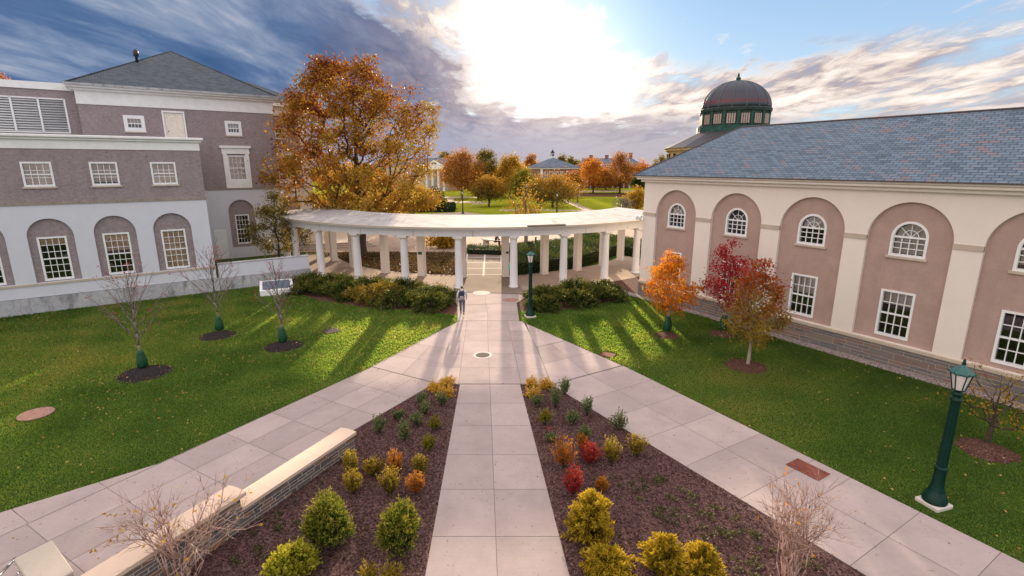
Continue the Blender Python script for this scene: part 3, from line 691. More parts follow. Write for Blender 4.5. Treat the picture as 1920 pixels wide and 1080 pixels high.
cells('junction_paving', ((-3.46, 31.45), (0.31, 31.97), (1.2, 34.15), (-4.5, 34.9)), [0, .47, 1], [0, 1], ZP, 'concrete')
# left walk
e_l = np.array([-6.20, 21.45]); e_r = np.array([-3.16, 19.44])
dl = np.array([-0.495, -0.869])                                  # back towards the viewer
L = 15.4
cross = [0, 1.6, 3.25, 4.95, 6.65, 8.35, 10.05, 11.75, 13.45, L]
wl = np.array([-0.865, 0.5])
nearR = e_r+dl*L; nearL = e_r+wl*3.55+dl*L; farL = e_r+wl*3.5
joint_bed([nearR, nearL+wl*1.6, e_r+dl*9+wl*3.6, farL, e_r], ZP-0.006)
cells('left_walk', (nearR, nearL, farL, e_r), [0, .32, .66, 1], [1-c/L for c in cross[::-1]], ZP, 'concrete')
k0 = e_r+dl*8.7+wl*3.55
cells('left_walk', (nearL, nearL+wl*2.4, k0+wl*0.02, k0), [0, 1], [0, .3, .55, .8, 1], ZP, 'concrete')
# right walk
f_l = np.array([1.62, 19.28]); dr = np.array([0.522, -0.853]); wr = np.array([0.853, 0.522])
Lr = 14.5
crs = [0, 1.75, 3.35, 5.0, 6.75, 8.55, 9.6, 11.3, 12.9, Lr]
width = 3.62
fr_, nr_ = f_l+wr*width*1.08, f_l+dr*Lr+wr*width*0.93
joint_bed([f_l+dr*Lr, nr_, fr_, f_l], ZP-0.006)
cells('right_walk', (f_l+dr*Lr, nr_, fr_, f_l), [0, .5, 1], [1-c/Lr for c in crs[::-1]], ZP, 'concrete')

# planting beds
bed_l = [tuple(cl1+(.12, 0.1)), tuple(cl0+(.12, 0)), tuple(e_r+dl*15+wl*.12), tuple(e_r+dl*4.0+wl*.12), tuple(e_r+wl*.12), (-3.1, 19.6)]
sheet('mulch_bed', bed_l, 0.014, 'mulch', kind='structure')
bed_r = [tuple(cr1+(-.12, 0.1)), (0.9, 19.55), tuple(f_l+wr*.12), tuple(f_l+dr*15+wr*.12), tuple(cr0+(-.12, 0))]
sheet('mulch_bed', bed_r, 0.014, 'mulch', kind='structure')
jl_bed = [(-3.47, 31.4), (-4.5, 34.95), (-6.3, 36.3), (-9, 36.8), (-12, 38.0), (-15.2, 39.2), (-16.4, 37.6), (-15.6, 35.2), (-12.6, 32.6), (-9, 30.9), (-6, 30.4), (-3.2, 29.2)]
sheet('juniper_bed', jl_bed, 0.014, 'mulch_red', kind='structure')
jr_bed = [(0.34, 31.9), (1.2, 34.15), (2.4, 35.4), (4.5, 36.9), (7.2, 38.1), (9.2, 36.4), (7.4, 33.3), (5.2, 31.4), (2.6, 30.2), (0.55, 30.0)]
sheet('juniper_bed', jr_bed, 0.014, 'mulch_red', kind='structure')

# colonnade walk and far paving
CX, CY = -3.3, 55.8
def cpt(a, R): return (CX+R*math.sin(math.radians(a)), CY-R*math.cos(math.radians(a)))
def ring(R0, R1, a0, a1, n=40):
    A_ = np.linspace(a0, a1, n); return [cpt(a, R0) for a in A_]+[cpt(a, R1) for a in A_[::-1]]
m = MB(); poly = ring(15.2, 20.7, -72, 66)
n = len(poly)//2
for i in range(n-1): m.face([(*poly[2*n-2-i], 0.026), (*poly[2*n-1-i], 0.026), (*poly[i], 0.026), (*poly[i+1], 0.026)][::-1], tint=random.random())
m.build('colonnade_walk', 'concrete_walk', kind='structure')
j = MB()
for a in np.arange(-66, 62, 5.85):
    p0, p1 = np.array(cpt(a, 15.3)), np.array(cpt(a, 20.6)); s = np.array([0.012*math.cos(math.radians(a)), 0.012*math.sin(math.radians(a))])
    j.face([(*(p0-s), .0305), (*(p1-s), .0305), (*(p1+s), .0305), (*(p0+s), .0305)])
j.build('walk_joints', 'joint', kind='structure')
# aggregate threshold and banded path running through the colonnade
cells('threshold_paving', ((-4.55, 35.0), (1.2, 34.2), (0.1, 40.2), (-4.4, 40.2)), [0.03, .97], [0.02, .98], 0.034, 'exposed_aggregate')
pa, pb = (-4.0, 40.2), (-0.75, 40.2); pc, pd = (-1.1, 52.0), (-4.6, 52.0)
sheet('banded_path', [pa, pb, pc, pd], 0.03, 'exposed_aggregate', kind='structure')
bn = MB()
for f in (0.05, 0.27, 0.49, 0.73, 0.95):
    a_ = np.array(pa)*(1-f)+np.array(pd)*f; b_ = np.array(pb)*(1-f)+np.array(pc)*f
    bn.box(a_[0], b_[0], a_[1]-0.09, a_[1]+0.09, 0.03, 0.036)
for u in (0.0, 0.5, 0.97):
    a_ = np.array(pa)*(1-u)+np.array(pb)*u; b_ = np.array(pd)*(1-u)+np.array(pc)*u
    bn.face([(a_[0], a_[1], .0385), (a_[0]+.16, a_[1], .0385), (b_[0]+.16, b_[1], .0385), (b_[0], b_[1], .0385)])
bn.build('path_bands', 'concrete_light', kind='structure')
sheet('plaza_paving', [(-26, 52), (-4.6, 51.9), (-1.1, 51.9), (2, 55), (17, 60), (20, 74), (8, 80), (-1.5, 84), (-4, 92), (-9, 98), (-20, 92), (-34, 80), (-34, 60)], 0.022, 'concrete_walk', kind='structure')
for pts in ([(842, 388), (852, 388), (851, 371), (838, 371)],            # towards the portico
            [(760, 372), (895, 371), (895, 369.5), (760, 368)],
            [(885, 384), (925, 381.5), (925, 380.5), (885, 382)],
            [(1128, 399), (1104, 399), (1046, 373), (1054, 373)],
            [(936, 396), (1000, 394.5), (1098, 396), (1098, 394.5), (1000, 393), (936, 393.5)],
            [(1050, 360), (1200, 359), (1200, 357.5), (1050, 358)]):
    sheet('campus_path', poly_px(pts), 0.035+random.random()*0.01, 'concrete_walk', kind='structure')
cover_poly = [cpt(-64, 15.1), cpt(-50, 15.1), cpt(-36, 15.1), cpt(-22, 15.1), cpt(-9, 15.1), cpt(-4.5, 15.1), (-4.9, 51.6), (-12, 51.5), (-21, 51)]
sheet('litter_bed', cover_poly, 0.02, 'leaf_litter', kind='structure')
# drive past the green, seen through the trees
sheet('campus_road', [(-120, 118), (-8, 121), (-6, 127), (-120, 126)], 0.04, 'concrete_walk', kind='structure')
sheet('litter_ground', [(8, 150), (60, 138), (75, 160), (8, 170)], 0.03, 'leaf_litter', kind='structure')
# ------------------------------------------------------------------ windows
def window(parent, o2, y, cols, rows, arched=False, blind=0.0, bmat='peach_reflection', sill=True, split=None, cas=0.1, rail=0.045, frame='white_paint', sillmat='limestone', depth=0.3, dark='interior_dark'):
    """o2 = (x0,x1,z0,z1) of the opening; y = wall face. window > pane, blind or painted reflection, sill, interior"""
    x0, x1, z0, z1 = o2; w = x1-x0; xc = (x0+x1)/2; r = w/2
    m = MB(); yf, yb = y+0.045, y+0.14
    if arched:
        zs = z1-r
        m.slab(arch(xc, z0, zs, r, 22), [arch(xc, z0+cas, zs, r-cas, 22)], yf-0.075, yb)
    else:
        m.slab(rect(x0, x1, z0, z1), [rect(x0+cas, x1-cas, z0+cas*1.2, z1-cas)], yf-0.075, yb)
    ix0, ix1, iz0, iz1 = x0+cas, x1-cas, z0+cas, z1-cas; mu = 0.016
    ym0, ym1 = y+0.05, y+0.10
    zm = split if split else (iz0+iz1)/2
    if arched: zm = zs
    def top(x): return zs+math.sqrt(max(0, (r-cas)**2-(x-xc)**2)) if arched else iz1
    for i in range(1, cols):
        x = ix0+(ix1-ix0)*i/cols; m.box(x-mu, x+mu, ym0, ym1, iz0, (zm if arched else iz1))
    nz = rows
    for jn in range(1, nz):
        z = iz0+((zm if arched else iz1)-iz0)*jn/nz; m.box(ix0, ix1, ym0+.004, ym1-.004, z-mu, z+mu)
    m.box(ix0, ix1, y+0.02, ym1-.01, zm-rail, zm+rail*0.6)      # meeting rail
    if arched:                                                  # fanlight
        rr = r-cas
        for a in np.linspace(PI/4, 3*PI/4, 3):
            m.tube((xc+0.52*rr*math.cos(a)*0, y+0.075, zs), (xc+rr*math.cos(a), y+0.075, zs+rr*math.sin(a)), mu, mu, 4)
        A_ = np.linspace(0, PI, 13)
        for a, b in zip(A_[:-1], A_[1:]):
            m.tube((xc+.5*rr*math.cos(a), y+0.075, zs+.5*rr*math.sin(a)), (xc+.5*rr*math.cos(b), y+0.075, zs+.5*rr*math.sin(b)), mu, mu, 4)
        m.box(ix0, ix1, ym0, ym1, zm-.02, zm+.03)
    wdw = m.build('window', frame, parent)
    p = MB()
    if arched: p.slab(arch(xc, z0+cas*.6, zs, r-cas*.6, 22), [], y+0.105, y+0.109, edge=False)
    else: p.slab(rect(x0+cas*.6, x1-cas*.6, z0+cas*.6, z1-cas*.6), [], y+0.105, y+0.109, edge=False)
    p.build('pane', 'window_glass', wdw)
    q = MB()
    if arched: q.slab(arch(xc, z0, zs, r, 16), [], y+depth, y+depth+.01, edge=False)
    else: q.slab(rect(x0, x1, z0, z1), [], y+depth, y+depth+.01, edge=False)
    q.build('interior', dark, wdw)
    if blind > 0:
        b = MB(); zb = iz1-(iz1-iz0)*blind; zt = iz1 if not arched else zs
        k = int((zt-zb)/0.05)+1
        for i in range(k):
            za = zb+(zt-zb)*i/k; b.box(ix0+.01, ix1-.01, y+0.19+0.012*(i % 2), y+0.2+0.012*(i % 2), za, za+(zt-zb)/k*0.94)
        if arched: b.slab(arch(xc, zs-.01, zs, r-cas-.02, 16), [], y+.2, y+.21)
        b.build('blind', bmat, wdw)  # peach slats paint a reflection in the pane; white ones are blinds
    if sill:
        s = MB(); s.box(x0-0.09, x1+0.09, y-0.09, y+0.045, z0-0.11, z0-0.004); bevel(s.build('sill', sillmat, wdw), .012)
    return wdw
def wall_mesh(name, mat, parent, outline, holes, y0, y1, **kw):
    m = MB(); m.slab(outline, holes, y0, y1); return m.build(name, mat, parent, **kw)

# ------------------------------------------------------------------ hall on the left
LB = empty('hall_building', (-23.553, 33.181, 0), math.atan2(0.582, 0.813), label='mauve and white stucco hall on the left with a green slate hipped roof', cat='building')
SL0, SL1 = -22.0, 3.45                       # low wing, left to right
Yw = 0.0
centres = [-4.80-3.05*2-3.05*2, -4.80-3.05*3, -4.80-3.05*2, -4.80-3.05, -4.80, -1.73, 1.31]
centres = [-4.80-3.05*k for k in (5, 4, 3, 2, 1)]+[-4.80, -1.73, 1.31]
AR, AS, SILL = 1.06, 4.56, 1.84
wall_mesh('lower_wall', 'white_stucco', LB, rect(SL0, SL1, 1.0, 6.42), [arch(c, SILL, AS, AR, 24) for c in centres], Yw, Yw+0.35)
reflect_frac = [0, 0, 0, 0, .3, .17, .42, 1.0]
for i, c in enumerate(centres):
    o2 = (c-0.68, c+0.68, 1.9, 4.53)
    wall_mesh('arch_panel', 'mauve_stucco', LB, arch(c, SILL-.02, AS, AR+.03, 24), [rect(*o2[:2], *o2[2:])], Yw+0.16, Yw+0.5)
    window(LB, o2, Yw+0.16, 4, 6, blind=reflect_frac[i], bmat='peach_reflection', sill=False)
b = MB(); b.box(SL0, SL1+.03, Yw-.05, Yw+.15, 1.70, 1.82); b.build('sill_course', 'limestone', LB)
b = MB(); b.box(SL0, SL1+.12, Yw-.07, Yw+.0-.002, -.1, 0.98); b.build('plinth', 'weathered_concrete', LB)
b = MB(); b.box(SL0, SL1+.04, Yw-.05, Yw+.35, 6.425, 6.6); b.build('belt_course', 'belt_stone', LB)
ups = [c for c in centres]
opens = [(c-0.68, c+0.68, 7.47, 8.88) for c in ups]
wall_mesh('upper_wall', 'mauve_stucco', LB, rect(SL0, SL1, 6.6, 9.62), [rect(a, bb, z0, z1) for a, bb, z0, z1 in opens], Yw, Yw+0.35)
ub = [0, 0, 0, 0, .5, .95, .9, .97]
for i, o2 in enumerate(opens): window(LB, o2, Yw, 4, 3, blind=ub[i] if i < 8 else 0, bmat='peach_reflection')
b = MB(); b.box(SL0, SL1+.03, Yw-.04, Yw+.3, 9.62, 10.12); b.build('frieze', 'white_trim', LB)
b = MB(); b.box(SL0, SL1+.16, Yw-.16, 14.18, 10.12, 10.26); b.box(SL0, SL1+.28, Yw-.28, 14.17, 10.26, 10.42); bevel(b.build('cornice', 'white_trim', LB), .03)
b = MB(); b.box(SL0+.2, SL1-.1, .3, 14.17, 10.42, 10.45); b.build('flat_roof', 'membrane', LB)
b = MB(); b.box(SL1-.3, SL1-.004, Yw+.36, 14.15, 0, 9.62); b.build('return_wall', 'mauve_stucco', LB)
# tall block behind it
TY = 14.2; T0, T1 = -3.2, 11.15
tw = [(-.42, 1.02, 11.42, 12.72), (7.0, 8.34, 11.34, 12.6)]; td = (2.42, 3.84, 10.47, 13.08); tt = (6.86, 8.34, 7.3, 9.55)
wall_mesh('tall_wall', 'mauve_stucco', LB, rect(T0, T1, 6.6, 13.42), [rect(*o[:2], *o[2:]) for o in tw]+[rect(td[0], td[1], td[2], td[3]), rect(*tt[:2], *tt[2:])], TY, TY+.35)
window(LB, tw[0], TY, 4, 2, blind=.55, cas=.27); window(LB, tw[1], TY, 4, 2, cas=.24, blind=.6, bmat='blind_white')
window(LB, tt, TY, 4, 4, blind=.98, sill=False)
b = MB(); b.box(td[0]-.12, td[0], TY-.06, TY+.1, td[2], td[3]+.14); b.box(td[1], td[1]+.12, TY-.06, TY+.1, td[2], td[3]+.14); b.box(td[0], td[1], TY-.06, TY+.1, td[3], td[3]+.14)
dr_ = b.build('roof_door', 'white_paint', LB)
b = MB(); b.box(td[0]+.005, td[1]-.005, TY+.05, TY+.1, td[2], td[3]-.005); b.build('door_leaf', plain('door_cream', (.78, .70, .60), .7, var=.1), dr_)
b = MB(); b.lathe([(0, 0), (.05, 0), (.05, .05), (0, .05)], 8, td[0]+.2, TY+.02); hk = b.build('handle', 'dark_metal', dr_); hk.location.z = 11.5
b = MB()
b.box(6.52, 6.86, TY-.08, TY+.1, 6.6, 9.7); b.box(8.34, 8.68, TY-.08, TY+.1, 6.6, 9.7); b.box(6.86, 8.34, TY-.07, TY+.1, 6.6, 7.3); b.box(6.45, 8.75, TY-.1, TY+.1, 9.7, 10.22); b.box(6.3, 8.9, TY-.22, TY+.1, 10.22, 10.42)
b.build('window_surround', 'white_trim', LB)
wall_mesh('tall_base', 'white_stucco', LB, rect(T0, T1+.05, -.1, 6.42), [arch(7.5, 1.0, 4.4, 1.1, 20)], TY-.02, TY+.3)
wall_mesh('arch_panel', 'mauve_stucco', LB, arch(7.5, .95, 4.4, 1.12, 20), [rect(6.9, 8.1, 1.3, 4.1)], TY+.16, TY+.4)
window(LB, (6.9, 8.1, 1.3, 4.1), TY+.16, 4, 6, sill=False)
b = MB(); b.box(5.0, 6.0, TY-.06, TY-.025, .05, 2.75); b.build('side_door', 'white_paint', LB)
b = MB(); b.box(T0, T1+.06, TY-.06, TY+.3, 6.425, 6.59); b.build('belt_course', 'belt_stone', LB)
b = MB(); b.box(T0-.05, T1+.06, TY-.06, TY+14.4, 13.42, 14.45); b.build('frieze', 'white_trim', LB)
b = MB(); b.box(T0-.3, T1+.3, TY-.35, TY+14.7, 14.45, 14.62); b.box(T0-.55, T1+.5, TY-.6, TY+14.9, 14.62, 14.85); bevel(b.build('cornice', 'white_trim', LB), .05)
b = MB(); b.box(T1-.3, T1-.004, TY+.36, TY+14, 0, 13.42); b.build('return_wall', 'mauve_stucco', LB)
b = MB(); b.box(T0+.004, T0+.3, TY+.36, TY+14, 9, 13.42); b.build('return_wall', 'mauve_stucco', LB)
# hipped roof in slates
def hip(b, x0, x1, y0, y1, z0, apex0, apex1):
    a0, a1 = Vector(apex0), Vector(apex1); c = [Vector(p) for p in ((x0, y0, z0), (x1, y0, z0), (x1, y1, z0), (x0, y1, z0))]
    for pts in ((c[0], c[1], a1, a0), (c[1], c[2], a1), (c[2], c[3], a0, a1), (c[3], c[0], a0)):
        pts = [p for i, p in enumerate(pts) if i == 0 or (p-pts[i-1]).length > 1e-4]
        e = (pts[1]-pts[0]).normalized(); nn = (pts[1]-pts[0]).cross(pts[2]-pts[1]).normalized(); up = nn.cross(e)
        b.face(pts, uv=[((p-pts[0]).dot(e), (p-pts[0]).dot(up)) for p in pts])
b = MB(); hip(b, T0-.62, T1+.55, TY-.67, TY+15.0, 14.86, (4.1, TY+7.2, 19.25), (4.15, TY+7.6, 19.25)); rf = b.build('roof', 'slate_green', LB)
b = MB()
for c0 in ((T0-.62, TY-.67), (T1+.55, TY-.67), (T1+.55, TY+15.0)): b.tube((c0[0], c0[1], 14.88), (4.12, TY+7.3, 19.28), .06, .06, 5)
b.build('hip_flashing', 'copper_dark', rf)
b = MB(); b.box(T0-.62, T1+.55, TY-.75, TY-.61, 14.78, 14.94); b.build('gutter', 'weathered_concrete', rf)
# plant screen to the left with a louvred panel
PY = 15.0
wall_mesh('penthouse_wall', 'mauve_stucco', LB, rect(-24, T0-.02, 10.4, 14.42), [rect(-13.6, -4.02, 11.2, 13.78)], PY, PY+.3)
b = MB(); b.box(-24, T0-.1, PY-.1, PY+6, 14.42, 14.95); b.build('fascia', 'white_trim', LB)
b = MB()
for k in range(7): b.box(-4.02-1.585*k-.06, -4.02-1.585*k+.06, PY-.05, PY+.1, 11.2, 13.78)
b.box(-13.6, -4.0, PY-.05, PY+.1, 13.7, 13.8); b.box(-13.6, -4.0, PY-.05, PY+.1, 11.15, 11.25)
lv = b.build('louvre_panel', 'white_paint', LB)
b = MB()
for k in range(13):
    z = 11.3+k*.187
    b.face([(-13.6, PY-.02, z), (-4.05, PY-.02, z), (-4.05, PY+.1, z+.13), (-13.6, PY+.1, z+.13)]); b.face([(-13.6, PY+.1, z+.13), (-4.05, PY+.1, z+.13), (-4.05, PY-.02, z), (-13.6, PY-.02, z-.001)])
b.build('slats', 'white_paint', lv)
b = MB(); b.box(-13.6, -4.02, PY+.32, PY+.36, 11.1, 13.9); b.build('louvre_backing', 'membrane', lv)
# recessed end bay behind the big tree
RY = 18.2; R0, R1 = T1-.05, 15.25
wall_mesh('bay_wall', 'mauve_stucco', LB, rect(R0, R1-.9, 6.5, 13.6), [rect(12.0, 13.15, 7.2, 9.5), rect(12.0, 13.0, 11.3, 12.4)], RY, RY+.35)
window(LB, (12.0, 13.15, 7.2, 9.5), RY, 4, 4, blind=.4, bmat='blind_white', sill=False); window(LB, (12.0, 13.0, 11.3, 12.4), RY, 4, 2, sill=False)
b = MB(); b.box(11.75, 12.0, RY-.08, RY+.1, 5.4, 10.15); b.box(13.15, 13.4, RY-.08, RY+.1, 5.4, 10.15); b.box(12.0, 13.15, RY-.075, RY+.1, 5.4, 7.2); b.box(12.0, 13.15, RY-.075, RY+.1, 9.5, 10.14); b.box(11.65, 13.5, RY-.14, RY+.1, 10.15, 10.3)
b.build('window_surround', 'white_trim', LB)
b = MB(); b.box(R1-.9, R1, RY-.06, RY+8, 6.5, 13.6); b.build('corner_pier', 'cream_stucco', LB)
wall_mesh('bay_base', 'cream_stucco', LB, rect(R0, R1+.03, -.1, 6.38), [arch(12.75, .8, 4.45, 1.05, 20)], RY-.03, RY+8)
wall_mesh('arch_panel', 'rose_stucco', LB, arch(12.75, .7, 4.45, 1.08, 20), [], RY+.18, RY+.3)
b = MB(); b.box(R0, R1+.1, RY-.1, RY+8, 6.38, 6.5); b.build('belt_course', 'limestone', LB)
b = MB(); b.box(R0, R1+.1, RY-.1, RY+10, 13.6, 14.5); b.box(R0, R1+.5, RY-.5, RY+10.4, 14.5, 14.85); b.build('cornice', 'cream_trim', LB)
b = MB(); hip(b, R0-2, R1+.55, RY-.55, RY+10.5, 14.86, (R0-1.9, RY+5, 17.3), (R1-4.2, RY+5, 17.3)); b.build('roof', 'slate_green', LB)

def lbp(s, y, z=0.0):      # hall coordinates to world
    return Vector((-23.553+.813*s-.582*y, 33.181+.582*s+.813*y, z))
# vent pipe on the hip
v = MB(); v.lathe([(0, 0), (.12, 0), (.10, .75), (.2, .8), (.22, 1.2), (.12, 1.35), (0, 1.4)], 10)
v.build('roof_vent', 'dark_metal', smooth=True, label='small dark vent pipe standing on the green slate roof', cat='vent pipe').location = lbp(1.25, TY+4.2, 17.25)
# parapet wall continuing right from the hall
PW = empty('parapet_wall', tuple(lbp(3.6, .02)), math.atan2(0.582, 0.813), label='low white parapet wall on stained concrete between the hall and colonnade', cat='wall')
b = MB(); b.box(0.02, 6.15, 0, .42, .95, 1.9); b.build('parapet', 'white_stucco', PW)
b = MB(); b.box(0, 6.22, -.06, .45, -.1, .945); b.build('plinth', 'weathered_concrete', PW)
b = MB(); b.box(0.0, 6.2, .0-.03, .46, 1.9, 1.955); b.build('coping', 'weathered_concrete', PW)
# skylight box on the lawn by the parapet
hb = G(513, 550); hx = empty('skylight_box', (hb[0], hb[1]+.55, 0), math.atan2(0.5, 0.813)-.12, label='white area-way box with sloping blue glass top against the parapet wall', cat='skylight')
b = MB()
def wedge(m, x0, x1, y0, y1, zf, zb):
    c = [(x0, y0, 0), (x1, y0, 0), (x1, y1, 0), (x0, y1, 0), (x0, y0, zf), (x1, y0, zf), (x1, y1, zb), (x0, y1, zb)]
    for q in ((3,2,1,0), (4,5,6,7), (0,1,5,4), (1,2,6,5), (2,3,7,6), (3,0,4,7)): m.face([c[i] for i in q])
wedge(b, -1.05, 1.05, -1.35, .6, .42, .72); bevel(b.build('box', 'white_paint', hx), .03)
b = MB(); c = [(-.88, -1.17, .453), (.88, -1.17, .453), (.88, .43, .7), (-.88, .43, .7)]; b.face([(x, y, z-.0) for x, y, z in c]); b.face([(x, y, z+.012) for x, y, z in c])
m_, t_ = nt('skylight_glass'); out(t_, (0.12, 0.17, 0.24), .12, spec=.8); M['skylight_glass'] = m_
b.build('glass_top', 'skylight_glass', hx)

# ------------------------------------------------------------------ hall on the right
RB = empty('arcaded_building', (8.74, 34.34, 0), math.atan2(-.8471, .5314), label='cream and rose stucco building on the right with blind arches and slate roof', cat='building')
E0, E1 = 0.0, 25.5
cen = [2.66, 6.85, 11.0, 15.07, 19.15, 23.25]
RA, RS, LED = 1.56, 5.63, 1.02
wall_mesh('arcade_wall', 'cream_stucco', RB, rect(E0, E1, LED, 7.62), [arch(c, LED+.02, RS, RA, 28) for c in cen], 0, .5)
rbl = [(.5, .2), (0, 0), (.12, .45), (.98, .3), (.9, 0), (0, 0)]
for i, c in enumerate(cen):
    u = (c-.68, c+.68, 4.86, 6.38); l = (c-.65-.05, c+.65-.05, 1.24, 3.34)
    wall_mesh('arch_panel', 'rose_stucco', RB, arch(c, LED, RS, RA+.03, 28), [arch(c, u[2], u[3]-.68, .68, 22), rect(l[0], l[1], l[2], l[3])], .17, .55)
    window(RB, u, .17, 4, 3, arched=True, blind=rbl[i][0], bmat='blind_white', sillmat='limestone')
    window(RB, l, .17, 4, 4, blind=rbl[i][1], bmat='blind_white', sill=False, cas=.09)
edges = [E0]+[x for c in cen for x in (c-RA, c+RA)]+[E1]
for k in range(0, len(edges), 2):
    b = MB(); b.box(edges[k]-(.03 if k == 0 else 0), edges[k+1], -.04, .1, 5.45, 5.66); b.build('impost_band', 'limestone', RB)
b = MB(); b.box(E0-.06, E1, -.09, .16, .86, LED); bevel(b.build('water_table', 'limestone', RB), .02)
b = MB(); b.box(E0-.04, E1, -.05, .3, -.3, .86); b.build('stone_base', 'stone_base', RB)
b = MB(); b.box(E0-.2, E1, -.2, .4, 7.62, 7.78); b.box(E0-.4, E1, -.4, 8.0, 7.78, 7.92); b.box(E0-.5, E1, -.5, 8.1, 7.92, 8.03); bevel(b.build('cornice', 'cream_trim', RB), .03)
b = MB(); b.box(E0, E0+.4, .5, 7.6, 0, 7.62); b.build('end_wall', 'cream_stucco', RB)
b = MB(); b.box(E0, E1, 7.3, 7.6, 0, 7.62); b.build('back_wall', 'cream_stucco', RB)
b = MB(); hip(b, E0-.55, E1, -.55, 8.2, 8.05, (3.95, 3.84, 10.95), (E1-.02, 3.84, 10.95)); rr_ = b.build('roof', 'slate_blue', RB)
b = MB(); b.tube((3.95, 3.84, 10.97), (E1, 3.84, 10.97), .05, .05, 5); b.tube((E0-.55, -.55, 8.07), (3.95, 3.84, 10.97), .045, .045, 5); b.build('ridge_flashing', 'iron_dark', rr_)
b = MB(); b.box(E0-.55, E1, -.58, -.5, 8.0, 8.06); b.build('drip_edge', 'iron_dark', rr_)
def rbp(s, o, z=0.0): return Vector((8.74+.5314*s-.8471*o, 34.34-.8471*s-.5314*o, z))
# gravel drip strip along its foot, with a stone edging
sheet('gravel_strip', [rbp(-1, .06)[:2], rbp(26, .06)[:2], rbp(26, .78)[:2], rbp(-1, .78)[:2]], .02, 'gravel', kind='structure')
sheet('gravel_strip', [rbp(-1, .06)[:2], rbp(-1, .8)[:2], (7.5, 33.9), (6.6, 36.6), (8.6, 39.4), (12.5, 41.5), (14.5, 39.5), rbp(-.06, -.5)[:2], rbp(-.06, .06)[:2]], .018, 'mulch_red', kind='structure')
# flood light on the corner by the colonnade roof
fx = empty('flood_light', tuple(rbp(-.05, .25, 5.35)), -1.0, label='small white flood light fixed to the corner of the right building', cat='lamp')
b = MB(); b.box(-.06, .06, -.03, .3, -.04, .04); b.build('bracket', 'white_paint', fx)
b = MB(); b.lathe([(.03, -.2), (.12, -.12), (.12, .05), (.05, .12)], 10, -.12, -.12); b.lathe([(.03, -.2), (.12, -.12), (.12, .05), (.05, .12)], 10, .16, -.12); b.build('lamp_head', 'white_paint', fx)

# ------------------------------------------------------------------ colonnade
CN = empty('colonnade', (CX, CY-19.7, 0), 0, label='long white curved colonnade linking the two halls', cat='colonnade')
def loc(p, z): return (p[0]-CX, p[1]-(CY-19.7), z)
def arcband(m, R0, R1, z00, z01, z10, z11, a0, a1, n=72):
    """ring segment: inner R0 / outer R1, bottom z at R0,R1 and top z at R0,R1"""
    A_ = np.linspace(a0, a1, n)
    for k in range(n-1):
        i0, i1, o0, o1 = cpt(A_[k], R0), cpt(A_[k+1], R0), cpt(A_[k], R1), cpt(A_[k+1], R1)
        m.face([loc(i0, z10), loc(o0, z11), loc(o1, z11), loc(i1, z10)])
        m.face([loc(i0, z00), loc(i1, z00), loc(o1, z01), loc(o0, z01)])
        m.face([loc(o0, z01), loc(o1, z01), loc(o1, z11), loc(o0, z11)])
        m.face([loc(i1, z00), loc(i0, z00), loc(i0, z10), loc(i1, z10)])
    for a, fl in ((a0, 0), (a1, 1)):
        q = [loc(cpt(a, R0), z00), loc(cpt(a, R1), z01), loc(cpt(a, R1), z11), loc(cpt(a, R0), z10)]
        m.face(q if fl else q[::-1])
A0, A1 = -67, 60
b = MB(); arcband(b, 19.35, 20.0, 3.80, 3.80, 4.32, 4.32, A0, A1); b.build('entablature', 'entablature_paint', CN)
b = MB(); arcband(b, 20.0, 20.07, 4.20, 4.20, 4.32, 4.32, A0, A1); b.build('bed_moulding', 'white_column', CN)
b = MB(); arcband(b, 15.6, 16.2, 3.80, 3.80, 4.32, 4.32, A0, A1); b.build('entablature', 'entablature_paint', CN)
b = MB(); arcband(b, 15.3, 20.25, 4.32, 4.32, 4.43, 4.43, A0, A1); b.build('soffit_slab', 'white_column', CN)
b = MB(); arcband(b, 20.25, 20.42, 4.36, 4.36, 4.50, 4.50, A0, A1); b.build('gutter_edge', 'concrete_block', CN)
b = MB(); arcband(b, 15.2, 20.25, 4.431, 4.431, 4.88, 4.49, A0, A1); b.build('roof_deck', 'roof_deck', CN)
b = MB(); arcband(b, 20.18, 20.46, 4.50, 4.50, 4.59, 4.56, 12.5, 20.5, 8); b.build('repair_flashing', 'iron_grey', CN)
front_a = [-62.0, -50.0, -37.2, -25.0, -13.2, -1.5, 10.0, 21.2, 32.3, 43.2, 54.0]
rear_a = [-70.5, -56.4, -41, -26.8, -14.3, -2.1, 10.0, 21.9, 33.7, 45.5, 57.5]
for a in front_a:
    p = cpt(a, 19.68); c = MB()
    c.lathe([(.36, .03), (.36, .12), (.29, .16), (.285, 1.4), (.25, 3.50), (.26, 3.58), (.33, 3.62), (.33, 3.68)], 20)
    c.box(-.35, .35, -.35, .35, 3.68, 3.798)
    o = c.build('column', 'white_column', CN); o.location = loc(p, 0); o.rotation_euler.z = math.radians(a)
    for pl in o.data.polygons: pl.use_smooth = len(pl.vertices) == 4 and abs(pl.normal.z) < .5 and pl.area < .4 and pl.center.z < 3.68
for a in rear_a:
    p = cpt(a, 15.9); c = MB(); c.box(-.27, .27, -.27, .27, .12, 3.63); c.box(-.31, .31, -.31, .31, .02, .12); c.box(-.31, .31, -.31, .31, 3.63, 3.798)
    o = bevel(c.build('rear_pier', 'cream_stucco', CN), .03); o.location = loc(p, 0); o.rotation_euler.z = math.radians(a)
for nm, a, z, lab, mt in (('notice_plate', -14.3, 1.9, 'tiny green notice plate on a rear pier left of the walk', 'copper_green'),):
    p = cpt(a, 16.2); b = MB(); b.box(-.16, .16, -.02, .02, -.1, .1); o = b.build(nm, mt, label=lab, cat='sign'); o.location = (*p, z); o.rotation_euler.z = math.radians(a)
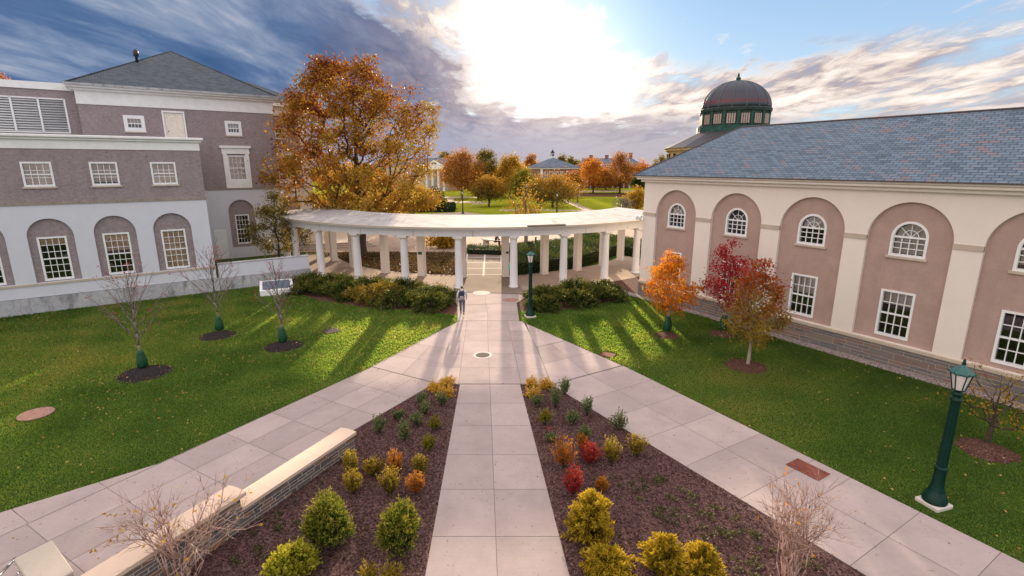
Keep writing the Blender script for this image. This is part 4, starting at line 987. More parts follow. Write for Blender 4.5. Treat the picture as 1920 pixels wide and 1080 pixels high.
p = cpt(10.0, 16.2); b = MB(); b.lathe([(0, -.09), (.09, -.06), (.11, .05), (0, .09)], 10); o = b.build('wall_lamp', 'dark_metal', label='small dark lamp fixed to the rear pier right of the walk', cat='lamp'); o.location = (p[0]+.12, p[1]-.04, 2.0)
b = MB(); b.box(-.16, .16, -.03, .03, -.22, .22); b.box(-.02, .02, -.02, .02, -1.3, -.22); p = G(956, 520); o = b.build('teal_sign', 'teal_sign', label='little teal sign on a stake beside a colonnade column', cat='sign'); o.location = (p[0]+.05, p[1]-2.2, 1.3)
# ------------------------------------------------------------------ garden wall in the near left
a_ = G(667.8, 807.8, .65)[:2]; b_ = G(455, 950, .65)[:2]; dw = (b_-a_)/np.linalg.norm(b_-a_); L1 = float(np.linalg.norm(b_-a_))
wa = math.atan2(dw[1], dw[0])
WL = empty('garden_wall', (a_[0], a_[1], 0), wa, label='stepped garden wall of coursed stone with pale coping edging the left bed', cat='wall')
cw = .62
b = MB(); b.box(0.03, L1, -cw+.06, -.06, -.05, .53); b.box(L1, L1+7.0, -cw+.06, -.06, -.05, .88); b.build('masonry', 'stone_garden', WL)
def coping(name, x0, x1, z):
    m = MB(); n = 7; ys_ = np.linspace(-cw, 0, n); zt = [z-.03*(2*(y+cw/2)/cw)**2 for y in ys_]
    for k in range(n-1): m.face([(x0, ys_[k], zt[k]), (x1, ys_[k], zt[k]), (x1, ys_[k+1], zt[k+1]), (x0, ys_[k+1], zt[k+1])])
    m.face([(x0, -cw, z-.12), (x1, -cw, z-.12), (x1, -cw, zt[0]), (x0, -cw, zt[0])]); m.face([(x0, 0, z-.12), (x0, 0, zt[-1]), (x1, 0, zt[-1]), (x1, 0, z-.12)])
    m.face([(x0, -cw, z-.12), (x0, 0, z-.12), (x1, 0, z-.12), (x1, -cw, z-.12)])
    for x, fl in ((x0, 1), (x1, 0)):
        q = [(x, -cw, z-.12), (x, 0, z-.12)]+[(x, ys_[k], zt[k]) for k in range(n-1, -1, -1)]; m.face(q if not fl else q[::-1])
    return m.build('coping', 'coping_stone', WL)
for x0, x1 in ((0, 1.55), (1.556, 3.2), (3.206, L1-.01)): coping('coping', x0, x1, .65)
for x0, x1 in ((L1-.14, L1+1.9), (L1+1.906, L1+4.2), (L1+4.206, L1+7)): coping('coping', x0, x1, 1.0)
pc = [G(25, 1047, 1.0), G(97, 1011, 1.0), G(138, 1070, 1.0), G(66, 1112, 1.0)]
PB = empty('wall_pier', tuple(pc[0][:2])+(0,), wa, label='broad pale stone wall end cap in the bottom left corner', cat='wall pier')
pl = [(Matrix.Rotation(-wa, 2) @ Vector(p[:2]-pc[0][:2])) for p in pc]
b = MB(); b.prism(pl, .88, 1.0); bevel(b.build('cap', 'concrete_block', PB), .02)
cpl = sum(pl, Vector((0, 0)))/4
b = MB(); b.prism([cpl+(p-cpl)*.9 for p in pl], -.05, .878); b.build('masonry', 'stone_garden', PB)
hr = G(20, 1058, .9); b = MB(); b.path([(0.25, -.9, .95), (.06, -.1, .95), (-.02, .14, .93), (-.05, .2, .85), (-.05, .2, 0)], [.025]*5, 8)
b.path([(0.2, -.9, .6), (.02, -.1, .6), (-.05, .2, .58)], [.02]*3, 8)
o = b.build('handrail', 'steel', smooth=True, label='shiny steel handrail end beside the stone cap at lower left', cat='handrail'); o.location = (hr[0], hr[1], 0)

# ------------------------------------------------------------------ lamp posts
def lamp_post(p, label, hgt=3.95, mat='lamp_green', detail=True, group=None, rz=0.3):
    r = empty('lamp_post', (p[0], p[1], 0), rz, label=label, cat='lamp post', group=group)
    k = hgt/3.95; sg = 24 if detail else 10
    b = MB(); b.box(-.29, .29, -.29, .29, -.02, .10); bevel(b.build('plinth', 'concrete_light', r), .02)
    b = MB(); b.lathe([(.27, .10), (.285, .17), (.26, .20), (.265, .26), (.235, .29), (.235, .34), (.19, .38), (.185, .43), (.15, .52), (.135, .7), (.13, 1.0), (.135, 1.03), (.152, 1.06), (.152, 1.1), (.125, 1.13)], sg); b.build('base', mat, r, smooth=True)
    b = MB(); b.lathe([(.118, 1.13), (.098, 2.95*k)], sg, flute=.10); b.build('shaft', mat, r)
    z = 2.95*k
    b = MB(); b.lathe([(.11, z), (.13, z+.03), (.13, z+.06), (.09, z+.09), (.08, z+.16), (.13, z+.19), (.14, z+.22), (.08, z+.26), (.075, z+.3)], sg); b.build('collar', mat, r, smooth=True)
    z += .3; f = MB(); R0, R1, zt = .125, .215, z+.44
    for i in range(6):
        a = PI/3*i; f.tube((R0*math.cos(a), R0*math.sin(a), z), (R1*math.cos(a), R1*math.sin(a), zt), .014, .014, 5)
        a2 = a+PI/3
        f.tube((R0*math.cos(a), R0*math.sin(a), z+.01), (R0*math.cos(a2), R0*math.sin(a2), z+.01), .016, .016, 5); f.tube((R1*math.cos(a), R1*math.sin(a), zt), (R1*math.cos(a2), R1*math.sin(a2), zt), .02, .02, 5)
    fo = f.build('lantern_frame', mat, r)
    g = MB(); g.lathe([(R0-.012, z+.01), (R1-.014, zt-.01)], 6); g.build('lantern_glass', 'lantern_glass', fo)
    b = MB(); b.lathe([(.26, zt+.0), (.27, zt+.03), (.13, zt+.14), (.05, zt+.21), (.04, zt+.23)], 6)
    for i in range(6):
        a = PI/3*i; b.tube((.26*math.cos(a), .26*math.sin(a), zt+.02), (.3*math.cos(a), .3*math.sin(a), zt+.09), .02, .008, 5)
    ro = b.build('lantern_roof', 'lantern_roof' if detail else mat, r)
    b = MB(); b.lathe([(.03, zt+.22), (.05, zt+.26), (.025, zt+.3), (.035, zt+.33), (0, zt+.4)], 10); b.build('finial', mat, ro, smooth=True)
    return r
lamp_post(G(1750, 945), 'tall dark green lamp post in the foreground lawn at far right', 3.95)
lamp_post(G(994, 594), 'green lamp post standing at the corner of the right juniper bed', 3.95)
lamp_post(G(868, 402), 'dark lamp post beyond the colonnade beside the paved walk', 4.4, 'lamp_black', False)
lamp_post(G(1044, 404), 'dark lamp post rising behind the colonnade roof by the crab apple', 4.0, 'lamp_black', False)
lamp_post(G(1083, 381), 'small dark lamp post on the sunny green by the diagonal path', 4.0, 'lamp_black', False)

# ------------------------------------------------------------------ lids and grates in the ground
def disc(name, px, r, mat, label, cat, z=.034, ring=None, rmat='concrete_light'):
    p = G(*px); root = empty(name, (p[0], p[1], 0), .3, label=label, cat=cat)
    b = MB(); b.lathe([(r, z-.03), (r, z), (r-.015, z+.006), (0, z+.008)], 28); b.build('lid', mat, root)
    if ring: b = MB(); b.lathe([(ring, z-.03), (ring, z+.002), (r, z+.003)], 28); b.build('collar', rmat, root)
disc('manhole_cover', (903, 550), .62, 'concrete_light', 'pale round concrete manhole lid near the colonnade opening', 'manhole cover')
disc('manhole_cover', (957, 563.5), .52, 'lid_pink', 'dull brown round manhole lid by the right juniper bed', 'manhole cover')
disc('manhole_cover', (905, 667), .34, 'iron_grey', 'round gravelly manhole lid with pale ring in the middle of the junction', 'manhole cover', ring=.44)
disc('manhole_cover', (68, 778), .52, 'lid_pink', 'reddish oval lid set in the left lawn', 'manhole cover', z=.06)
def grate(px, w, d, rz, mat, label, z=.04, bars=9, cross=True):
    p = G(*px); root = empty('drain_grate', (p[0], p[1], 0), rz, label=label, cat='grate')
    b = MB(); b.box(-w/2, w/2, -d/2, -d/2+.05, z-.03, z+.012); b.box(-w/2, w/2, d/2-.05, d/2, z-.03, z+.012); b.box(-w/2, -w/2+.05, -d/2+.05, d/2-.05, z-.03, z+.012); b.box(w/2-.05, w/2, -d/2+.05, d/2-.05, z-.03, z+.012); b.build('frame', mat, root)
    b = MB()
    for i in range(bars):
        x = -w/2+.05+(w-.1)*(i+.5)/bars; b.box(x-.018, x+.018, -d/2+.05, d/2-.05, z-.02, z+.008)
    if cross:
        for y in (-d/6, d/6): b.box(-w/2+.05, w/2-.05, y-.02, y+.02, z-.018, z+.009)
    b.build('bars', mat, root)
    b = MB(); b.box(-w/2+.05, w/2-.05, -d/2+.05, d/2-.05, z-.035, z-.026); b.build('pit', 'interior_dark' if mat != 'iron_rust' else 'iron_dark', root)
grate((1514, 882), .95, .62, math.atan2(dr[1], dr[0]), 'iron_rust', 'rust red rectangular drain grate in the right walk', bars=18)
grate((1140, 666), .62, .5, -.5, 'iron_rust', 'small rusty grate in the right lawn near the walk', z=.03)
grate((622, 622), .75, .75, .75, 'iron_dark', 'dark square drain grate in the left lawn below the junipers', z=.06, bars=7)
grate((1257, 1017), .34, .34, .3, 'iron_dark', 'small striped drain grate in the right mulch bed', z=.06, bars=5, cross=False)

# ------------------------------------------------------------------ saplings in mulch rings
def ring_bed(px, w_px, mat, label):
    p = G(*px); r = w_px/2*p[1]/FPX/0.98; r = w_px/2*math.hypot(p[1]*math.cos(PITCH)+CAM_H*math.sin(PITCH), 0)/FPX
    root = MB(); n = 26; rg = np.random.default_rng(int(px[0])); pr = []
    for i in range(n):
        a = 2*PI*i/n; k = r*(1+.06*rg.normal()); pr.append((k*math.cos(a), k*math.sin(a)))
    for i in range(n):
        j = (i+1) % n
        root.face([(*pr[i], .012), (*pr[j], .012), (.5*pr[j][0], .5*pr[j][1], .09), (.5*pr[i][0], .5*pr[i][1], .09)]); root.face([(.5*pr[i][0], .5*pr[i][1], .09), (.5*pr[j][0], .5*pr[j][1], .09), (0, 0, .10)])
    o = root.build('mulch_ring', mat, smooth=True, label=label, cat='mulch ring'); o.location = (p[0], p[1], 0.004)
    return p, r
def water_bag(p, hgt, label, off=(.0, .0)):
    b = MB(); rg = np.random.default_rng(int(abs(p[0])*37)); prof = [(.17, .02), (.21, .06), (.21, .28), (.175, .48), (.13, .62), (.135, .70), (.06, .72)]
    k = hgt/.72; seg = 18; v0 = len(b.v)
    b.lathe([(r, z*k) for r, z in prof], seg)
    n = len(prof)
    for i in range(seg):
        for q in range(n):
            x, y, z = b.v[v0+i*n+q]; f = 1+.14*math.sin(3*2*PI*i/seg+q*.6)+.06*rg.normal(); b.v[v0+i*n+q] = (x*f+.03*q/n, y*f*.85, z)
    o = b.build('watering_bag', 'bag_green', smooth=True, label=label, cat='watering bag'); o.location = (p[0]+off[0], p[1]+off[1], .09)
BARE = [0.45, 0.85, 1.0, 0.85, 0.6, 0.3, 0.12]
def bare_tree(base, top_y, w, seed, label, ringpx, rw, rlab, blab, lean=(0, 0)):
    p, r = ring_bed(ringpx, rw, 'mulch_dark', rlab)
    q = G(*base); H = D(base[0], top_y, q[1])[2]; R = w/2*(q[1]*.97+2)/FPX
    t_ = empty('bare_sapling', (q[0], q[1], .05), 0, label=label, cat='sapling', group='bare saplings on the left lawn')
    rg = np.random.default_rng(seed); m = MB(); tw = MB(); tips = []
    zt = np.linspace(0, H*.97, 9); tp = [np.array([.03*rg.normal()*(k > 0), .03*rg.normal()*(k > 0), z]) for k, z in enumerate(zt)]; m.path(tp, list(np.linspace(.06, .012, 9)), 7)
    nb = 30
    for k in range(nb):
        f = .27+.62*(k/nb)**1.05; a = k*2.4+rg.normal()*.3; z = f*H; Lb = R*(1.15-.75*max(0, f-.35))*rg.uniform(.8, 1.1)*(1.0 if f < .6 else .85)
        e_ = math.radians(rg.uniform(30, 46)+26*f); d = np.array([math.cos(a)*math.cos(e_), math.sin(a)*math.cos(e_), math.sin(e_)]); b0 = np.array([0, 0, z]); r0 = .021*(1.15-f)
        pts = [b0+d*Lb*u+np.array([0, 0, .10*Lb*u*u])+rg.normal(size=3)*.012*Lb*(u > 0) for u in (0, .25, .5, .75, 1.0)]
        m.path(pts, [r0, r0*.8, r0*.6, r0*.45, .004], 5); tips.append(pts[-1])
        for w in range(5):
            u = rg.uniform(.25, .95); c0 = b0+d*Lb*u+np.array([0, 0, .10*Lb*u*u]); d2 = d+rg.normal(size=3)*.42+np.array([0, 0, .15]); d2 /= np.linalg.norm(d2); l2 = Lb*rg.uniform(.2, .42)
            c0 = c0-d*.02*Lb; tw.path([c0, c0+d2*l2*.5+rg.normal(size=3)*.02, c0+d2*l2], [.0075, .006, .0035], 4); tips.append(c0+d2*l2)
    nf = len(m.f); nv = len(m.v); m.v += tw.v; m.f += [tuple(i+nv for i in f) for f in tw.f]; m.uv += tw.uv; m.tint += tw.tint
    to = m.build('trunk', 'bark_grey', t_, smooth=True); to.data.materials.append(M['twig_red']); to.data.polygons.foreach_set('material_index', [0]*nf+[1]*(len(m.f)-nf))
    rg = np.random.default_rng(seed+50); n = 34
    T = np.array([tips[i] for i in rg.integers(0, len(tips), n)])
    leaf_mesh('last_leaves', T, rg.normal(size=(n, 3)), .11, rg.uniform(.3, 1, n), 'leaf_crimson', t_, .7, rg)
    water_bag(q, .78, blab)
bare_tree((268, 692), 508, 150, 11, 'bare reddish sapling nearest the camera on the left lawn', (272, 701), 95, 'dark mulch ring around the nearest bare sapling', 'green watering bag at the foot of the nearest bare sapling')
bare_tree((412, 622), 472, 128, 12, 'bare reddish sapling closest to the left hall', (409, 630), 64, 'dark mulch ring around the bare sapling closest to the hall', 'green watering bag on the bare sapling closest to the hall')
bare_tree((530, 644), 494, 108, 13, 'bare sapling in front of the skylight box and junipers', (532, 650), 70, 'dark mulch ring around the sapling in front of the skylight box', 'green watering bag with white tag below the sapling before the skylight box')
OV = [0.35, 0.85, 1.0, 0.95, 0.78, 0.5, 0.2]
def young_tree(base, top_y, bot_y, w, mat, seed, label, ringpx, rw, rmat, rlab, bag=None, ncl=80, nl=70, ls=.115, lob=.28, bark='bark_pale', rc=.30, prof=OV, hue=None):
    p, r = ring_bed(ringpx, rw, rmat, rlab)
    q = G(*base); H = D(base[0], top_y, q[1])[2]; z0 = D(base[0], bot_y, q[1])[2]; R = w/2*(q[1]*.97+2)/FPX
    make_tree('young_tree', (q[0], q[1], .05), H, z0, R, prof, ncl, nl, ls, rc, mat, bark, .07, label, 'tree', None, seed, rise=.8, trunk=.9, lob=lob, r_tip=.009, inner=.2, hue=hue, wid=.75)
    if bag: water_bag(q, .85, bag)
young_tree((1250, 624), 478, 580, 108, 'leaf_flame', 21, 'glowing orange and yellow young maple left of the red one', (1250, 630), 46, 'mulch_red', 'mulch ring under the glowing orange maple', 'green watering bag under the glowing orange maple')
young_tree((1355, 622), 455, 575, 88, 'leaf_crimson', 22, 'deep crimson young maple against the right building', (1353, 627), 48, 'mulch_red', 'mulch ring under the crimson maple', 'green watering bag under the crimson maple', ncl=66, nl=58)
young_tree((1402, 686), 494, 645, 112, 'leaf_maple_mix', 23, 'red topped young maple turning yellow green below in front of the right building', (1398, 687), 74, 'mulch_red', 'bare trunked mulch ring under the red and yellow green maple', None, ncl=95, nl=62,
           hue=lambda c, r: float(np.clip(1.15-(c[2]-1.2)/2.9+r.normal()*.16, 0, 1)))
young_tree((1850, 832), 690, 800, 150, 'leaf_gold', 24, 'sparse yellow leaved sapling behind the foreground lamp post', (1848, 845), 90, 'mulch_red', 'mulch ring under the sparse yellow sapling at right', None, ncl=46, nl=11, ls=.085, bark='bark_dark', rc=.26, prof=[.7, 1, 1, .9, .7, .5])
# small evergreen behind the parapet
q = lbp(8.0, 6.2)
q = D(523, 480, 43.5); H = D(505, 356, 43.5)[2]
make_tree('small_tree', (q[0], q[1], 0), H, 1.6, 2.5, [.75, 1, 1, .8, .55, .3, .12], 90, 60, .2, .42, 'leaf_olive', 'bark_dark', .13, 'small dark green tree with yellowing leaves behind the white parapet', 'tree', None, 31, rise=.4, trunk=.85, lob=.4, wid=.5)
# ------------------------------------------------------------------ the big autumn oak
ob = D(664, 420, 50)
make_tree('autumn_oak', (ob[0]+.6, 50, 0), 17.7, 4.1, 6.6, [.55, .78, .92, 1.0, 1.0, .97, .92, .84, .72, .5], 380, 118, .24, .72, 'leaf_hero', 'bark_dark', .42,
          'huge orange and gold oak rising behind the left half of the colonnade', 'tree', None, 41, rise=.55, trunk=.86, lob=.3, r_tip=.025, inner=.25, flat=.75,
          hue=lambda c, r: float(np.clip(.85-(c[2]-4)/14*.6+r.normal()*.22+.14*(c[0]/8), 0, 1)))
# ------------------------------------------------------------------ shrubs of the two beds (photo pixel of the base, width and height in metres)
def shrub_px(px, wpx, hpx, mat, label, kind='upright', seed=1, name='shrub', **kw):
    p = G(*px); s = (p[1]*math.cos(PITCH)+CAM_H*math.sin(PITCH))/FPX
    w = wpx*s; el_ = math.atan2(CAM_H, p[1]); h = max((hpx*s-.3*w*math.sin(el_))/math.cos(el_), .4*hpx*s)
    p = p*(1+.28*w/math.hypot(p[0], p[1]))
    if kind == 'yew': w *= .82; h *= .86
    if kind == 'plume': h *= .62; w *= .95
    return make_shrub(name, (p[0], p[1], .014), w, h, mat, label, kind, seed, **kw)
SG = 'small shrubs dotted in the mulch beds'
L_ = [
 ((838, 727), 40, 24, 'leaf_spirea_gold', 'golden low shrub at the tip of the left bed, rearmost of three', 'mound'),
 ((815, 736), 28, 22, 'leaf_spirea_gold', 'small golden shrub at the tip of the left bed nearest the left walk', 'mound'),
 ((836, 746), 36, 24, 'leaf_spirea_gold', 'bright golden shrub at the tip of the left bed, front of three', 'mound'),
 ((829, 764), 24, 30, 'leaf_rose', 'leafy green rose bush just below the golden tip of the left bed', 'upright'),
 ((792, 760), 20, 22, 'leaf_rose', 'thin grey green rose on the walk edge of the left bed', 'upright'),
 ((797, 780), 22, 28, 'leaf_rose', 'slim green rose second down the middle of the left bed', 'upright'),
 ((747, 790), 20, 22, 'leaf_rose', 'short rose with a pink bloom beside the left walk', 'upright'),
 ((782, 802), 24, 28, 'leaf_rose', 'green rose left of the yellow green one in the left bed', 'upright'),
 ((817, 810), 24, 28, 'leaf_yellowgreen', 'yellow green rose close to the centre walk in the left bed', 'upright'),
 ((711, 816), 26, 36, 'leaf_rose', 'dense green rose bush by the end of the stone wall', 'upright'),
 ((758, 832), 26, 42, 'leaf_rose', 'tall green rose bush in the middle of the left bed', 'upright'),
 ((804, 850), 26, 34, 'leaf_yellowgreen', 'lime tinted rose bush right of centre in the left bed', 'upright'),
 ((660, 895), 34, 48, 'leaf_spirea_yellow', 'yellow olive upright shrub against the stone wall', 'upright'),
 ((700, 897), 36, 36, 'leaf_spirea_yellow', 'rounded mustard shrub second from the stone wall', 'upright'),
 ((741, 895), 38, 48, 'leaf_spirea_orange', 'orange red upright shrub in the left bed', 'upright'),
 ((789, 894), 30, 38, 'leaf_spirea_yellow', 'brownish olive shrub right of the orange red one', 'upright'),
 ((663, 932), 42, 50, 'leaf_spirea_yellow', 'olive yellow shrub in the front row nearest the wall', 'upright'),
 ((732, 935), 42, 54, 'leaf_spirea_yellow', 'large lemon yellow shrub in the middle of the front row', 'upright'),
 ((781, 935), 38, 46, 'leaf_spirea_orange', 'rusty orange shrub at the right of the front row', 'upright'),
]
R_ = [
 ((996, 728), 30, 22, 'leaf_spirea_gold', 'golden low shrub at the tip of the right bed beside the centre walk', 'mound'),
 ((1024, 731), 32, 24, 'leaf_spirea_gold', 'golden low shrub at the tip of the right bed beside the right walk', 'mound'),
 ((1000, 748), 38, 24, 'leaf_spirea_gold', 'fuller golden shrub just in front of the right bed tip', 'mound'),
 ((1007, 764), 24, 24, 'leaf_rose', 'green rose tucked under the golden shrubs of the right bed', 'upright'),
 ((1042, 768), 24, 44, 'leaf_rose', 'tall leafy rose with a pink bud in the right bed', 'upright'),
 ((1058, 742), 16, 34, 'leaf_rose', 'slender rose sprig leaning to the right walk', 'upright'),
 ((1101, 783), 24, 40, 'leaf_rose', 'dark green rose on the edge of the right walk', 'upright'),
 ((1021, 801), 30, 32, 'leaf_yellowgreen', 'yellow green rose near the centre walk in the right bed', 'upright'),
 ((1073, 799), 30, 28, 'leaf_rose', 'rounded green rose with red blooms in the right bed', 'upright'),
 ((1160, 812), 38, 40, 'leaf_rose', 'broad dark rose bush furthest along the right walk', 'upright'),
 ((1096, 824), 26, 24, 'leaf_rose', 'low grey green rose behind the red shrub', 'upright'),
 ((1033, 832), 18, 18, 'leaf_rose', 'tiny pale green rose above the orange shrub', 'upright'),
 ((1055, 886), 46, 66, 'leaf_spirea_orange', 'tall flame orange shrub in the right bed', 'upright'),
 ((1091, 850), 20, 34, 'leaf_spirea_orange', 'narrow orange shrub behind the round red one', 'upright'),
 ((1106, 876), 44, 42, 'leaf_spirea_red', 'round scarlet shrub in the right bed', 'upright'),
 ((1146, 875), 36, 52, 'leaf_spirea_yellow', 'mustard upright shrub right of the scarlet one', 'upright'),
 ((1191, 862), 36, 46, 'leaf_spirea_yellow', 'yellow upright shrub nearest the right walk', 'upright'),
 ((1074, 934), 48, 54, 'leaf_spirea_red', 'deep magenta red shrub close to the centre walk', 'upright'),
 ((1128, 924), 22, 26, 'leaf_spirea_orange', 'small rust orange shrub above the golden cypress', 'upright'),
]
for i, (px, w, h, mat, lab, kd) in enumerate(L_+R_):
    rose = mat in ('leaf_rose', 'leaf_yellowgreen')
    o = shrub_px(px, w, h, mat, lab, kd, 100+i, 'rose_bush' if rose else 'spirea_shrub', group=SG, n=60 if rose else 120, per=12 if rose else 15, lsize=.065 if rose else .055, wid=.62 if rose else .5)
    if rose and i % 4 == 2:
        rg = np.random.default_rng(i); leaf_mesh('blooms', rg.normal(size=(14, 3))*.03+np.array([.06, 0, .45]), rg.normal(size=(14, 3)), .055, rg.uniform(.5, 1, 14), 'leaf_spirea_red', o, .9, rg)
CF = 'conifers in the front of the beds'
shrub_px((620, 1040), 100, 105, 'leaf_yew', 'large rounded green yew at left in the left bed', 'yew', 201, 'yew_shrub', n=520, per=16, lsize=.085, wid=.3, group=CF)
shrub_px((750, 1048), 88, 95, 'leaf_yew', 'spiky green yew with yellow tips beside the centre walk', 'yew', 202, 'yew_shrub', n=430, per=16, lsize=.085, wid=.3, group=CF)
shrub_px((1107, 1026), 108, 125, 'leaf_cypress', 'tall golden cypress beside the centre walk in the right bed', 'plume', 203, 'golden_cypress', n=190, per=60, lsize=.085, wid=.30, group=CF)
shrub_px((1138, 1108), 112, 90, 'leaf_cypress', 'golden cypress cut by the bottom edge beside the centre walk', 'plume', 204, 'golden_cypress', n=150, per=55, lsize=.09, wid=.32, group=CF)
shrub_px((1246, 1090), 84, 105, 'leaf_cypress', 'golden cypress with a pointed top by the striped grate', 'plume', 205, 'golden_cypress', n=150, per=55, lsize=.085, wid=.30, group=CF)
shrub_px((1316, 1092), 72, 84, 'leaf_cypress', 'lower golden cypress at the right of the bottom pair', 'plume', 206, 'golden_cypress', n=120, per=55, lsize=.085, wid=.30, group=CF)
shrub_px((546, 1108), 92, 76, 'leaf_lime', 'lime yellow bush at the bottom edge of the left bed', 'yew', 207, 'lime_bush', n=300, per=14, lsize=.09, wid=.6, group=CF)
shrub_px((690, 1112), 44, 44, 'leaf_spirea_yellow', 'yellow shrub tip at the bottom edge, left of two', 'upright', 208, 'spirea_shrub', n=60, per=12, lsize=.07, group=SG)
shrub_px((736, 1112), 40, 44, 'leaf_spirea_yellow', 'yellow shrub tip at the bottom edge, right of two', 'upright', 209, 'spirea_shrub', n=60, per=12, lsize=.07, group=SG)

def bare_shrub(px, wpx, hpx, label, seed, nst, leafmat_, nl, spread=1.0, lean=(0, 0)):
    p = G(*px); s = (p[1]*math.cos(PITCH)+CAM_H*math.sin(PITCH))/FPX; rg = np.random.default_rng(seed)
    root = empty('bare_shrub', (p[0], p[1], 0), 0, label=label, cat='shrub')
    m = MB(); tips = []
    W_, Hh = wpx*s/2, hpx*s
    for i in range(nst):
        a = rg.uniform(0, 2*PI); u = rg.uniform(.15, 1)**.7; tip = np.array([W_*u*math.cos(a)*spread+lean[0], .8*W_*u*math.sin(a)+lean[1], Hh*rg.uniform(.62, 1.0)*(1-.3*u)])
        pts = [np.array([.1*rg.normal(), .1*rg.normal(), 0])]
        for q in range(1, 7):
            f = q/6; pts.append(pts[0]*(1-f)+tip*f+np.array([0, 0, .22*Hh*math.sin(f*PI)*u])+rg.normal(size=3)*.035*Hh*.5)
        m.path(pts, [.016, .013, .011, .009, .007, .0055, .004], 5)
        for j in range(rg.integers(5, 9)):
            k = rg.integers(2, 6); b0 = pts[k]; dd = rg.normal(size=3)*.5+(pts[k]-pts[k-1])/np.linalg.norm(pts[k]-pts[k-1])*.8+np.array([0, 0, .25]); dd *= Hh*rg.uniform(.10, .26)/np.linalg.norm(dd)
            mid = b0+dd*.5+rg.normal(size=3)*.03; e = b0+dd; m.path([b0, mid, e], [.006, .0045, .003], 4); tips.append(e)
            for w in range(2):
                d2 = rg.normal(size=3); d2 = dd*.4+d2*.09; m.tube(mid, mid+d2, .004, .0025, 4, False)
    m.build('branches', 'twig_tan', root, smooth=True)
    T = np.array([tips[i] for i in rg.integers(0, len(tips), nl)]); leaf_mesh('last_leaves', T+rg.normal(size=T.shape)*.03, rg.normal(size=T.shape)-np.array([0, 0, .5]), .10, rg.uniform(.2, 1, nl), leafmat_, root, .5, rg)
bare_shrub((352, 1100), 270, 255, 'bare tan shrub with a few yellow leaves in front of the stone wall', 301, 26, 'leaf_gold', 60, lean=(.25, 0))
bare_shrub((1478, 1092), 160, 250, 'bare upright reddish shrub at the edge of the right walk', 302, 34, 'leaf_orange', 26, spread=.8, lean=(.1, 0))

# ------------------------------------------------------------------ junipers
JG = 'junipers massed in front of the colonnade'
JL = [(-15.0, 37.6, 2.6, 1.15, 'leaf_juniper', 'dark juniper at the left end against the parapet'), (-12.9, 37.2, 2.8, 1.2, 'leaf_juniper', 'dark juniper second from the parapet, back row'),
      (-14.0, 35.6, 2.6, 1.05, 'leaf_juniper', 'dark juniper beside the skylight box'), (-11.6, 34.9, 2.9, 1.15, 'leaf_juniper', 'dark juniper in the front row right of the skylight box'),
      (-10.2, 36.5, 2.7, 1.15, 'leaf_juniper', 'dark juniper below the second full column from the left'), (-9.4, 33.6, 2.9, 1.1, 'leaf_juniper_gold', 'gold tinged juniper in the middle of the left front row'),
      (-7.6, 35.6, 2.7, 1.15, 'leaf_juniper', 'dark juniper in front of a column base in mid bed'), (-7.2, 32.6, 2.7, 1.05, 'leaf_juniper', 'olive juniper in the front row right of the gold tinged one'),
      (-5.3, 33.9, 2.5, 1.05, 'leaf_juniper', 'green juniper near the walker at the right of the left bed'), (-5.0, 31.8, 2.4, .95, 'leaf_juniper', 'low juniper at the right tip of the left bed'), (-8.6, 34.7, 2.0, 1.1, 'leaf_juniper_gold', 'brown gold juniper among the dark ones in the left bed')]
JR = [(1.9, 31.6, 1.9, .85, 'leaf_juniper', 'small juniper beside the green lamp post'), (2.3, 33.6, 2.3, 1.15, 'leaf_juniper', 'juniper right of the lamp post, back row'),
      (3.9, 32.5, 2.4, 1.1, 'leaf_juniper', 'juniper in the middle front of the right bed'), (4.4, 34.9, 2.6, 1.35, 'leaf_juniper', 'tallest juniper at the back of the right bed'),
      (5.9, 33.6, 2.4, 1.1, 'leaf_juniper', 'juniper at the front right of the right bed'), (6.3, 35.5, 2.2, 1.0, 'leaf_juniper', 'juniper at the right end by the gravel')]
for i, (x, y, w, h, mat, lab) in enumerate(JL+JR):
    make_shrub('juniper', (x, y-.75, .014), w*1.28, h*.82, mat, lab, 'juniper', 400+i, n=330, per=20, lsize=.14, group=JG, cat='juniper', wid=.3)

